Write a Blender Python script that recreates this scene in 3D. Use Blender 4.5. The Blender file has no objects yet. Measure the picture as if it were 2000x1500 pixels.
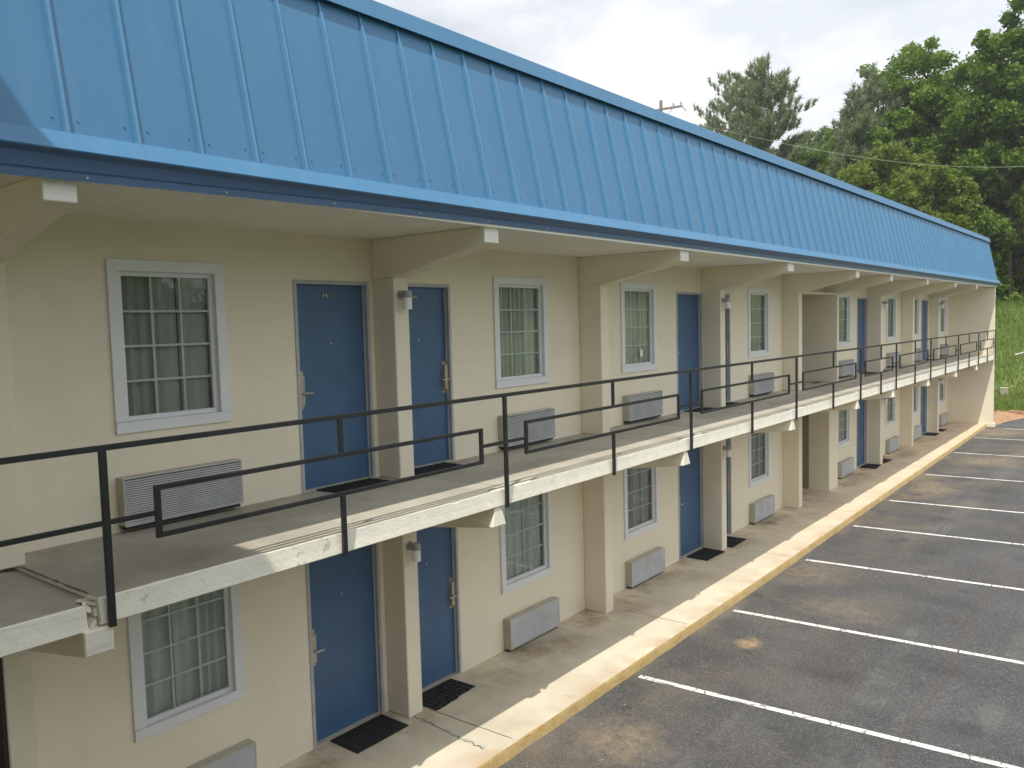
import bpy, bmesh, math, random
from mathutils import Vector, Matrix, noise as mnoise
R = math.radians
random.seed(7)
sc = bpy.context.scene
col = sc.collection

# ------------------------------------------------------------------ camera
yaw, pit, rol = -0.6747, -0.0720, -0.0263
F = Vector((math.sin(yaw)*math.cos(pit), math.cos(yaw)*math.cos(pit), math.sin(pit)))
r0 = F.cross(Vector((0, 0, 1))).normalized(); u0 = r0.cross(F)
rr = math.cos(rol)*r0 + math.sin(rol)*u0
uu = -math.sin(rol)*r0 + math.cos(rol)*u0
cd = bpy.data.cameras.new('camera'); cam = bpy.data.objects.new('camera', cd); col.objects.link(cam)
cd.sensor_width = 36; cd.lens = 1.6036*18; cd.clip_start = .05; cd.clip_end = 3000
M = Matrix((rr, uu, -F)).transposed().to_4x4(); M.translation = (7.3628, 0, 4.68)
cam.matrix_world = M; sc.camera = cam

# ------------------------------------------------------------------ world, sun, exposure
HAZE = .0006
SUN = Vector((.21, -.50, 1.0)).normalized()          # towards the sun
elev = math.asin(SUN.z); azim = math.atan2(SUN.x, SUN.y)
w = bpy.data.worlds.new('World'); sc.world = w; w.use_nodes = True
nt = w.node_tree; nt.nodes.clear()
N = nt.nodes.new; L = nt.links.new
out = N('ShaderNodeOutputWorld'); bg = N('ShaderNodeBackground'); sky = N('ShaderNodeTexSky')
sky.sky_type = 'NISHITA'; sky.sun_disc = False; sky.sun_elevation = elev; sky.sun_rotation = azim
sky.air_density = 1.0; sky.dust_density = 1.5
tc = N('ShaderNodeTexCoord'); mp = N('ShaderNodeMapping'); mp.inputs['Scale'].default_value = (1, 1, 2.2)
mp.inputs['Location'].default_value = (0.35, 0.1, 0.2)
n1 = N('ShaderNodeTexNoise'); n1.inputs['Scale'].default_value = 2.3; n1.inputs['Detail'].default_value = 8; n1.inputs['Roughness'].default_value = .52
n2 = N('ShaderNodeTexNoise'); n2.inputs['Scale'].default_value = 3.6; n2.inputs['Detail'].default_value = 9; n2.inputs['Roughness'].default_value = .55
cr = N('ShaderNodeValToRGB'); cr.color_ramp.elements[0].position = .30; cr.color_ramp.elements[0].color = (.45, .45, .45, 1)
cr.color_ramp.elements[1].position = .55; cr.color_ramp.elements[1].color = (1, 1, 1, 1)
cc = N('ShaderNodeValToRGB'); cc.color_ramp.elements[0].position = .42; cc.color_ramp.elements[0].color = (7.3, 7.7, 8.3, 1)
cc.color_ramp.elements[1].position = .55; cc.color_ramp.elements[1].color = (9.4, 9.45, 9.55, 1)
mx = N('ShaderNodeMixRGB')
L(tc.outputs['Generated'], mp.inputs[0]); L(mp.outputs[0], n1.inputs[0]); L(mp.outputs[0], n2.inputs[0])
L(n1.outputs[0], cr.inputs[0]); L(n2.outputs[0], cc.inputs[0])
L(cr.outputs[0], mx.inputs[0]); L(sky.outputs[0], mx.inputs[1]); L(cc.outputs[0], mx.inputs[2])
dt = N('ShaderNodeVectorMath'); dt.operation = 'DOT_PRODUCT'; dt.inputs[1].default_value = tuple(Vector((.80, -.42, .42)).normalized())
L(tc.outputs['Generated'], dt.inputs[0])
mr = N('ShaderNodeMapRange'); mr.inputs[1].default_value = -.15; mr.inputs[2].default_value = 1.0; mr.inputs[3].default_value = 1.0; mr.inputs[4].default_value = 1.5; mr.interpolation_type = 'SMOOTHSTEP'
L(dt.outputs['Value'], mr.inputs[0]); ml = N('ShaderNodeVectorMath'); ml.operation = 'SCALE'; L(mx.outputs[0], ml.inputs[0]); L(mr.outputs[0], ml.inputs['Scale'])
L(ml.outputs[0], bg.inputs[0]); bg.inputs[1].default_value = .10; L(bg.outputs[0], out.inputs[0])
sd = bpy.data.lights.new('sun', 'SUN'); sd.energy = 3.3; sd.angle = R(.53); sd.color = (1, .95, .87)
so = bpy.data.objects.new('sun', sd); col.objects.link(so); so.rotation_euler = SUN.to_track_quat('Z', 'Y').to_euler(); so.location = (20, -30, 50)
sc.view_settings.view_transform = 'Standard'; sc.view_settings.look = 'None'
sc.view_settings.exposure = 0.26; sc.view_settings.gamma = 1; sc.view_settings.use_curve_mapping = False

# ------------------------------------------------------------------ materials
MATS = {}
def newmat(name):
    m = bpy.data.materials.new(name); m.use_nodes = True; MATS[name] = m
    return m, m.node_tree, m.node_tree.nodes, m.node_tree.links, m.node_tree.nodes['Principled BSDF']
def pos(nt):
    g = nt.nodes.new('ShaderNodeNewGeometry'); return g.outputs['Position']
def noise(nt, vec, scale, detail=4, rough=.55, stretch=None):
    n = nt.nodes.new('ShaderNodeTexNoise'); n.inputs['Scale'].default_value = scale
    n.inputs['Detail'].default_value = detail; n.inputs['Roughness'].default_value = rough
    if stretch:
        mp = nt.nodes.new('ShaderNodeMapping'); mp.inputs['Scale'].default_value = stretch
        nt.links.new(vec, mp.inputs[0]); vec = mp.outputs[0]
    nt.links.new(vec, n.inputs['Vector']); return n.outputs[0]
def ramp(nt, fac, stops):
    r = nt.nodes.new('ShaderNodeValToRGB'); e = r.color_ramp.elements
    while len(e) < len(stops): e.new(.5)
    for i, (p, c) in enumerate(stops):
        e[i].position = p; e[i].color = (*c, 1) if len(c) == 3 else (c[0], c[0], c[0], 1)
    nt.links.new(fac, r.inputs[0]); return r.outputs[0]
def mixc(nt, fac, a, b, mode='MIX'):
    m = nt.nodes.new('ShaderNodeMixRGB'); m.blend_type = mode
    for i, v in ((0, fac), (1, a), (2, b)):
        if isinstance(v, (float, int)): m.inputs[i].default_value = v
        elif isinstance(v, tuple): m.inputs[i].default_value = (*v, 1)
        else: nt.links.new(v, m.inputs[i])
    return m.outputs[0]
def math_(nt, op, a, b=None, clamp=False):
    m = nt.nodes.new('ShaderNodeMath'); m.operation = op; m.use_clamp = clamp
    for i, v in ((0, a), (1, b)):
        if v is None: continue
        if isinstance(v, (float, int)): m.inputs[i].default_value = v
        else: nt.links.new(v, m.inputs[i])
    return m.outputs[0]
def bump(nt, bs, h, strength=.3, dist=.01):
    b = nt.nodes.new('ShaderNodeBump'); b.inputs['Strength'].default_value = strength; b.inputs['Distance'].default_value = dist
    nt.links.new(h, b.inputs['Height']); nt.links.new(b.outputs[0], bs.inputs['Normal'])
def sepxyz(nt, v):
    s = nt.nodes.new('ShaderNodeSeparateXYZ'); nt.links.new(v, s.inputs[0]); return s.outputs
def plain(name, c, rough=.6, metal=0, var=.12, scale=6, bmp=.1, bscale=60, spec=.5):
    m, t, nd, lk, bs = newmat(name); p = pos(t)
    n = noise(t, p, scale, 5)
    lo = tuple(max(0, x*(1-var)) for x in c); hi = tuple(min(1, x*(1+var)) for x in c)
    lk.new(ramp(t, n, [(.3, lo), (.7, hi)]), bs.inputs['Base Color'])
    bs.inputs['Roughness'].default_value = rough; bs.inputs['Metallic'].default_value = metal
    bs.inputs['Specular IOR Level'].default_value = spec
    if bmp: bump(t, bs, noise(t, p, bscale, 3), bmp, .004)
    return m

def spots(nt, p, lst, warp=.5, soft=False):
    mp = nt.nodes.new('ShaderNodeTexNoise'); mp.inputs['Scale'].default_value = 2.6; mp.inputs['Detail'].default_value = 6; nt.links.new(p, mp.inputs[0])
    wv = nt.nodes.new('ShaderNodeVectorMath'); wv.operation = 'MULTIPLY_ADD'; nt.links.new(mp.outputs['Color'], wv.inputs[0]); wv.inputs[1].default_value = (warp,)*3
    ad = nt.nodes.new('ShaderNodeVectorMath'); ad.operation = 'SUBTRACT'; nt.links.new(p, ad.inputs[0]); ad.inputs[1].default_value = (warp*.5,)*3
    nt.links.new(ad.outputs[0], wv.inputs[2]); tot = None
    for (x, y, rx, ry, st) in lst:
        sb = nt.nodes.new('ShaderNodeVectorMath'); sb.operation = 'SUBTRACT'; nt.links.new(wv.outputs[0], sb.inputs[0]); sb.inputs[1].default_value = (x, y, 0)
        sc_ = nt.nodes.new('ShaderNodeVectorMath'); sc_.operation = 'MULTIPLY'; nt.links.new(sb.outputs[0], sc_.inputs[0]); sc_.inputs[1].default_value = (1/rx, 1/ry, .0)
        ln = nt.nodes.new('ShaderNodeVectorMath'); ln.operation = 'LENGTH'; nt.links.new(sc_.outputs[0], ln.inputs[0])
        v = math_(nt, 'MULTIPLY', math_(nt, 'MULTIPLY', math_(nt, 'SUBTRACT', 1.0, ln.outputs['Value'], True), 1.3, True), st)
        tot = v if tot is None else math_(nt, 'MAXIMUM', tot, v)
    if soft: return math_(nt, 'MULTIPLY', tot, ramp(nt, noise(nt, p, 1.6, 5, .5), [(.30, (.45,)), (.65, (1,))]))
    return math_(nt, 'MULTIPLY', tot, ramp(nt, noise(nt, p, 7, 9, .7), [(.36, (.15,)), (.60, (1,))]))

# cream painted block wall: faint block courses, mottling, dust at the foot
def wallmat(name, base, dirt=(.50, .36, .22)):
    m, t, nd, lk, bs = newmat(name); p = pos(t)
    n = noise(t, p, 1.1, 6); c = ramp(t, n, [(.3, tuple(x*.93 for x in base)), (.7, base)])
    st = noise(t, p, 2.2, 6, .6, (1, 3.5, .35)); c = mixc(t, ramp(t, st, [(.52, (0,)), (.8, (.07,))]), c, (.50, .44, .33))
    br = nd.new('ShaderNodeTexBrick'); br.inputs['Scale'].default_value = 1; br.inputs['Mortar Size'].default_value = .006
    br.inputs['Brick Width'].default_value = .40; br.inputs['Row Height'].default_value = .20; br.inputs['Mortar Smooth'].default_value = .6
    x = sepxyz(t, p); cm = nd.new('ShaderNodeCombineXYZ'); lk.new(math_(t, 'ADD', x[0], x[1]), cm.inputs[0]); lk.new(x[2], cm.inputs[1])
    lk.new(cm.outputs[0], br.inputs['Vector'])
    fine = noise(t, p, 90, 3)
    h = math_(t, 'ADD', math_(t, 'MULTIPLY', br.outputs['Fac'], -.35), math_(t, 'MULTIPLY', fine, .5))
    c = mixc(t, math_(t, 'MULTIPLY', br.outputs['Fac'], .07), c, (.42, .37, .27))
    lk.new(c, bs.inputs['Base Color']); bs.inputs['Roughness'].default_value = .75
    bump(t, bs, h, .22, .005)
    return m
wall_m = wallmat('cream_block', (.83, .755, .595))
trim_m = wallmat('cream_trim', (.85, .83, .74))
soffit_m = plain('soffit_paint', (.84, .80, .68), .8, var=.05, scale=2)

# slab edge paint: cream white, chipped, grimy cracks
m, t, nd, lk, bs = newmat('flaking_paint'); p = pos(t)
c = ramp(t, noise(t, p, 4, 6), [(.3, (.74, .70, .58)), (.65, (.84, .80, .68))])
chip = ramp(t, noise(t, p, 6, 8, .66), [(.63, (0,)), (.67, (1,))])
c = mixc(t, math_(t, 'MULTIPLY', chip, .5), c, (.44, .41, .33))
c = mixc(t, ramp(t, noise(t, p, 3, 6, .7, (1, .3, 14)), [(.56, (0,)), (.75, (.4,))]), c, (.35, .31, .25))
lk.new(c, bs.inputs['Base Color']); bs.inputs['Roughness'].default_value = .7
bump(t, bs, math_(t, 'ADD', math_(t, 'MULTIPLY', chip, -.8), noise(t, p, 30, 5)), .6, .008)
flake_m = m

# concrete of the upper walkway
m, t, nd, lk, bs = newmat('walkway_concrete'); p = pos(t)
c = ramp(t, noise(t, p, 1.3, 8, .62), [(.30, (.36, .335, .275)), (.52, (.47, .44, .365)), (.72, (.55, .52, .44))])
c = mixc(t, ramp(t, noise(t, p, 2.8, 8, .7), [(.55, (0,)), (.75, (.45,))]), c, (.24, .22, .18))
c = mixc(t, spots(t, p, [(1.15, 3.1, 1.2, 1.7, .5), (.9, 1.0, 1.8, 1.5, .8), (.55, 4.9, .6, 1.1, .3)], .5, True), c, (.115, .105, .085))
xx = sepxyz(t, p)
ft = math_(t, 'MULTIPLY', math_(t, 'SUBTRACT', .30, xx[0], True), 3.0, True)
c = mixc(t, math_(t, 'MULTIPLY', ft, ramp(t, noise(t, p, 5, 6, .65), [(.4, (.1,)), (.65, (.8,))])), c, (.20, .175, .13))
c = mixc(t, .25, c, ramp(t, noise(t, p, 120, 2), [(.35, (.2, .19, .17)), (.65, (.6, .58, .52))]), 'OVERLAY')
lk.new(c, bs.inputs['Base Color']); bs.inputs['Roughness'].default_value = .85
bump(t, bs, noise(t, p, 70, 6), .3, .004); deck_m = m

# sidewalk: pale concrete with tan and rust staining near the wall and the kerb
m, t, nd, lk, bs = newmat('sidewalk_concrete'); p = pos(t); x = sepxyz(t, p)
c = ramp(t, noise(t, p, .9, 8, .6), [(.30, (.52, .46, .35)), (.55, (.65, .59, .465)), (.75, (.72, .67, .54))])
far = math_(t, 'MULTIPLY', math_(t, 'SUBTRACT', x[1], 10), .030, True)
c = mixc(t, math_(t, 'MULTIPLY', far, .85), c, (.68, .52, .34))
near_wall = math_(t, 'SUBTRACT', 1.15, x[0], True)
rust = math_(t, 'MULTIPLY', ramp(t, noise(t, p, 1.15, 7, .62, (1, .75, 1)), [(.50, (0,)), (.70, (1,))]), math_(t, 'MULTIPLY', near_wall, 1.1, True))
c = mixc(t, math_(t, 'MULTIPLY', rust, .8), c, (.25, .135, .06))
c = mixc(t, spots(t, p, [(.42, 10.62, .26, .42, .75), (.62, 11.45, .35, .6, .5), (.35, 5.2, .28, .5, .7), (.30, 13.4, .22, .5, .5), (.55, 9.5, .5, .9, .45), (.62, 8.2, .4, .7, .4), (.3, 18.6, .3, .8, .5), (.5, 24.2, .4, 1.2, .5), (.6, 29.5, .4, 1.5, .5)], .35), c, (.24, .135, .065))
c = mixc(t, math_(t, 'MULTIPLY', ramp(t, noise(t, p, 1.7, 7, .7, (1, 2.2, 1)), [(.52, (0,)), (.66, (1,))]), math_(t, 'MULTIPLY', near_wall, .5)), c, (.20, .155, .10))
ks = math_(t, 'MULTIPLY', math_(t, 'SUBTRACT', x[0], 1.38, True), 3.2, True)
st = math_(t, 'MULTIPLY', ramp(t, noise(t, p, 2.0, 7, .6), [(.47, (0,)), (.6, (1,))]), ks)
c = mixc(t, math_(t, 'MULTIPLY', st, .42), c, (.46, .27, .13))
blk = ramp(t, noise(t, p, 5, 7, .75), [(.64, (0,)), (.74, (.5,))]); c = mixc(t, blk, c, (.22, .20, .17))
c = mixc(t, .22, c, ramp(t, noise(t, p, 110, 2), [(.35, (.25, .24, .22)), (.65, (.62, .6, .56))]), 'OVERLAY')
lk.new(c, bs.inputs['Base Color']); bs.inputs['Roughness'].default_value = .85
bump(t, bs, noise(t, p, 60, 6), .35, .004); walk_m = m

# yellow kerb paint, worn through to concrete
m, t, nd, lk, bs = newmat('kerb_yellow'); p = pos(t); x = sepxyz(t, p)
c = ramp(t, noise(t, p, 3, 6), [(.3, (.43, .29, .09)), (.7, (.60, .43, .17))])
far = math_(t, 'MULTIPLY', math_(t, 'SUBTRACT', x[1], 9), .05, True)
wear = ramp(t, noise(t, p, 7, 8, .72), [(.44, (0,)), (.58, (1,))])
c = mixc(t, math_(t, 'MULTIPLY', wear, math_(t, 'ADD', .45, math_(t, 'MULTIPLY', far, .45))), c, (.56, .43, .26))
c = mixc(t, ramp(t, noise(t, p, 16, 6, .7), [(.62, (0,)), (.72, (.8,))]), c, (.16, .12, .07))
lk.new(c, bs.inputs['Base Color']); bs.inputs['Roughness'].default_value = .8
bump(t, bs, noise(t, p, 22, 8, .65), .9, .02); kerb_m = m

# asphalt: aggregate speckle, paving lanes, clay and oil stains, hair cracks
m, t, nd, lk, bs = newmat('asphalt'); p = pos(t); x = sepxyz(t, p)
c = ramp(t, noise(t, p, .7, 8, .62), [(.30, (.034, .034, .034)), (.5, (.066, .065, .064)), (.72, (.125, .123, .12))])
lane = noise(t, p, 1.0, 2, .5, (1.3, .05, 1)); c = mixc(t, ramp(t, lane, [(.455, (0,)), (.465, (.5,))]), c, (.045, .044, .046))
sp = ramp(t, noise(t, p, 75, 2, .7), [(.54, (0,)), (.68, (1,))]); c = mixc(t, math_(t, 'MULTIPLY', sp, .50), c, (.38, .37, .36))
sp3 = ramp(t, noise(t, p, 26, 3, .75), [(.56, (0,)), (.66, (.40,))]); c = mixc(t, sp3, c, (.25, .245, .24))
sp2 = ramp(t, noise(t, p, 40, 2, .6), [(.3, (.6,)), (.45, (0,))]); c = mixc(t, sp2, c, (.03, .03, .03))
nearkerb = math_(t, 'SUBTRACT', 1.0, math_(t, 'MULTIPLY', math_(t, 'SUBTRACT', x[0], 1.7), .36), True)
farc = math_(t, 'MULTIPLY', math_(t, 'SUBTRACT', x[1], 12), .035, True)
clay = ramp(t, noise(t, p, .55, 7, .6, (1.2, .8, 1)), [(.50, (0,)), (.66, (1,))])
cl = math_(t, 'MULTIPLY', clay, math_(t, 'ADD', math_(t, 'MULTIPLY', nearkerb, .34), math_(t, 'MULTIPLY', farc, .35)))
c = mixc(t, cl, c, (.30, .215, .125))
gr = math_(t, 'MULTIPLY', ramp(t, noise(t, p, .9, 6, .6), [(.46, (0,)), (.6, (1,))]), math_(t, 'MULTIPLY', nearkerb, .35))
c = mixc(t, gr, c, (.16, .145, .10))
c = mixc(t, spots(t, p, [(2.60, 11.42, .24, .26, .9)], .3), c, (.46, .30, .16))
c = mixc(t, spots(t, p, [(2.55, 7.8, .6, .7, .6), (2.4, 24.5, .8, 1.6, .6), (3.0, 30.2, 1.4, 1.5, .6), (2.2, 15.3, .8, 1.0, .4), (3.2, 13.6, 1.1, .7, .35), (2.2, 37.5, 1.2, 2.0, .7)], .7), c, (.34, .26, .16))
c = mixc(t, spots(t, p, [(3.9, 11.0, .5, .35, .7), (5.1, 12.0, .6, .4, .6), (2.75, 11.1, .16, .16, .8), (4.6, 15.0, .6, .4, .6), (3.7, 18.0, .6, .5, .6), (3.6, 25.2, .8, .7, .7), (4.4, 8.9, .5, .5, .6), (5.6, 10.4, .5, .3, .6), (3.2, 21.0, .6, .5, .5)], .4), c, (.030, .028, .027))
oil = ramp(t, noise(t, p, 1.5, 5, .55), [(.62, (0,)), (.72, (.7,))]); c = mixc(t, oil, c, (.028, .026, .026))
lk.new(c, bs.inputs['Base Color']); bs.inputs['Roughness'].default_value = .78
bump(t, bs, noise(t, p, 85, 4, .7), .55, .006); asph_m = m

m, t, nd, lk, bs = newmat('line_paint'); p = pos(t)
c = ramp(t, noise(t, p, 8, 6, .65), [(.3, (.62, .61, .57)), (.6, (.78, .77, .73))])
vo = nd.new('ShaderNodeTexVoronoi'); vo.feature = 'DISTANCE_TO_EDGE'; vo.inputs['Scale'].default_value = 2.6
wp = mixc(t, .12, p, nd.new('ShaderNodeTexNoise').outputs['Color'], 'ADD'); lk.new(wp, vo.inputs['Vector'])
crk = math_(t, 'LESS_THAN', vo.outputs[0], .020)
c = mixc(t, math_(t, 'MULTIPLY', crk, .85), c, (.14, .14, .13))
c = mixc(t, ramp(t, noise(t, p, 30, 6, .75), [(.58, (0,)), (.66, (.75,))]), c, (.12, .12, .115))
lk.new(c, bs.inputs['Base Color']); bs.inputs['Roughness'].default_value = .7; line_m = m

# blue coated sheet metal
m, t, nd, lk, bs = newmat('blue_sheet_metal'); p = pos(t)
c = ramp(t, noise(t, p, .6, 5), [(.3, (.050, .172, .315)), (.7, (.060, .192, .345))])
c = mixc(t, ramp(t, noise(t, p, 2.0, 6, .6, (1, 4, .3)), [(.5, (0,)), (.8, (.12,))]), c, (.20, .33, .47))
lk.new(c, bs.inputs['Base Color']); bs.inputs['Roughness'].default_value = .42; bs.inputs['Specular IOR Level'].default_value = .45
bump(t, bs, noise(t, p, 1.1, 3, .5, (1, 2.2, .6)), .07, .02); roof_m = m
rib_m = plain('blue_rib_metal', (.085, .235, .395), .5, var=.05, scale=2, bmp=0)
roof_shade_m = plain('blue_eave_shade', (.075, .145, .275), .40, var=.06, scale=1.5, bmp=.0)  # darker than the roof blue: shade of the down-facing side put into the colour
door_m = plain('blue_door_paint', (.056, .120, .232), .42, var=.10, scale=2.5, bmp=.05, bscale=25)
frame_m = plain('grey_door_frame', (.42, .42, .44), .5, var=.12, scale=4)
vinyl_m = plain('white_vinyl', (.74, .745, .76), .42, var=.03, scale=2, bmp=.03)
grid_m = plain('window_grid', (.86, .90, .87), .4, var=.02, bmp=0)
steel_m = plain('satin_nickel', (.52, .47, .38), .34, metal=.75, var=.15, scale=30, bmp=.03)
dark_m = plain('dark_gap', (.02, .02, .02), .6, bmp=0)
rail_m = plain('black_rail_paint', (.016, .016, .019), .45, var=.25, scale=9, bmp=.12, bscale=40)
black_m = plain('black_rubber', (.022, .022, .024), .75, var=.3, scale=12, bmp=.6, bscale=120)
ac_m = plain('ac_grey_paint', (.44, .44, .44), .5, var=.14, scale=3.5, bmp=.04)
ac_side = plain('ac_beige_sleeve', (.45, .42, .34), .6, var=.10, scale=5, bmp=.05)
lampg_m = plain('lamp_grey_metal', (.36, .37, .38), .45, metal=.3, var=.08, bmp=.03)
jar_m = plain('frosted_glass', (.88, .88, .88), .25, var=.03, bmp=0)
screw_m = plain('screw_head', (.62, .65, .68), .35, metal=.5, bmp=0)
room_m = plain('dark_room', (.035, .033, .03), .9, bmp=0)
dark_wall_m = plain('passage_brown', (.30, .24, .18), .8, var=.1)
sign_m = plain('number_plate', (.025, .025, .025), .4, bmp=0)
num_m = plain('number_white', (.75, .75, .72), .5, bmp=0)
seal_m = plain('crack_filler', (.50, .49, .44), .7, var=.25, scale=20)
joint_m = plain('joint_dirt', (.10, .085, .06), .9, var=.3, scale=14)
clay_m = plain('red_clay', (.36, .21, .12), .95, var=.25, scale=3, bmp=.6, bscale=9)
brick_m = plain('old_retaining_block', (.36, .22, .14), .9, var=.2, scale=5, bmp=.5, bscale=20)
wood_m = plain('weathered_wood', (.20, .17, .14), .85, var=.2, scale=6, bmp=.3, bscale=30)
wire_m = plain('wire', (.36, .37, .26), .5, bmp=0)
white_m = plain('white_plastic', (.75, .75, .75), .5, bmp=0)

# curtains: grey green cloth
m, t, nd, lk, bs = newmat('curtain_cloth'); p = pos(t)
c = ramp(t, noise(t, p, 3, 5, .6, (1, 3, .4)), [(.3, (.60, .62, .55)), (.7, (.82, .83, .76))])
lk.new(c, bs.inputs['Base Color']); bs.inputs['Roughness'].default_value = .9; curtain_m = m
curtain_n = 0
m, t, nd, lk, bs = newmat('curtain_cloth_grey'); p = pos(t)
lk.new(ramp(t, noise(t, p, 3, 5, .6, (1, 3, .4)), [(.3, (.44, .45, .41)), (.7, (.62, .62, .57))]), bs.inputs['Base Color']); bs.inputs['Roughness'].default_value = .9; curtain_b = m
# glass: clear pane with fresnel reflection
m = bpy.data.materials.new('window_glass'); m.use_nodes = True; t = m.node_tree; t.nodes.clear()
o_ = t.nodes.new('ShaderNodeOutputMaterial'); g_ = t.nodes.new('ShaderNodeBsdfGlossy'); tr = t.nodes.new('ShaderNodeBsdfTransparent')
g_.inputs['Roughness'].default_value = .012; tr.inputs[0].default_value = (.90, .93, .91, 1)
fr = t.nodes.new('ShaderNodeFresnel'); fr.inputs[0].default_value = 1.68; ms = t.nodes.new('ShaderNodeMixShader')
bn = t.nodes.new('ShaderNodeBump'); bn.inputs['Strength'].default_value = .05; bn.inputs['Distance'].default_value = .05
nn = t.nodes.new('ShaderNodeTexNoise'); nn.inputs['Scale'].default_value = 2.2; t.links.new(pos(t), nn.inputs[0]); t.links.new(nn.outputs[0], bn.inputs['Height'])
t.links.new(bn.outputs[0], g_.inputs['Normal'])
t.links.new(fr.outputs[0], ms.inputs[0]); t.links.new(tr.outputs[0], ms.inputs[1]); t.links.new(g_.outputs[0], ms.inputs[2]); t.links.new(ms.outputs[0], o_.inputs[0])
glass_m = m

def leafmat(name, lo, hi, tint=.5):
    m, t, nd, lk, bs = newmat(name)
    p = pos(t)
    c = ramp(t, noise(t, p, .55, 4), [(.3, lo), (.7, hi)])
    c = mixc(t, .5, c, ramp(t, noise(t, p, 6, 2), [(.3, tuple(v*.6 for v in lo)), (.7, tuple(min(1, v*1.35) for v in hi))]))
    lk.new(c, bs.inputs['Base Color']); bs.inputs['Roughness'].default_value = .55; bs.inputs['Specular IOR Level'].default_value = .25
    tl = nd.new('ShaderNodeBsdfTranslucent'); lk.new(mixc(t, 1.0, c, (1.25, 1.2, .55), 'MULTIPLY'), tl.inputs[0])
    ms = nd.new('ShaderNodeMixShader'); ms.inputs[0].default_value = .38
    lk.new(bs.outputs[0], ms.inputs[1]); lk.new(tl.outputs[0], ms.inputs[2]); lk.new(ms.outputs[0], nd['Material Output'].inputs[0])
    return m
leaf_a = leafmat('oak_leaf', (.072, .145, .022), (.18, .285, .045))
leaf_b = leafmat('yellow_green_leaf', (.105, .165, .028), (.20, .27, .05))
leaf_c = leafmat('bright_leaf', (.08, .165, .035), (.17, .28, .065))
needle_a = leafmat('pine_needle', (.14, .19, .12), (.26, .32, .20))  # paled needle green: distance haze painted into the colour
needle_b = leafmat('olive_needle', (.085, .120, .028), (.165, .205, .05))
bark_m = plain('bark', (.16, .125, .10), .9, var=.3, scale=5, bmp=.6, bscale=12)
m, t, nd, lk, bs = newmat('grass_ground'); p = pos(t)
c = ramp(t, noise(t, p, .5, 7, .6), [(.3, (.07, .115, .025)), (.55, (.13, .19, .04)), (.75, (.18, .23, .07))])
c = mixc(t, ramp(t, noise(t, p, 7, 5, .7), [(.45, (0,)), (.7, (.5,))]), c, (.045, .085, .018))
lk.new(c, bs.inputs['Base Color']); bs.inputs['Roughness'].default_value = .9; bump(t, bs, noise(t, p, 9, 6, .7), .8, .06); grass_m = m
blade_m = leafmat('grass_blade', (.12, .185, .035), (.24, .31, .08))

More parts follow.
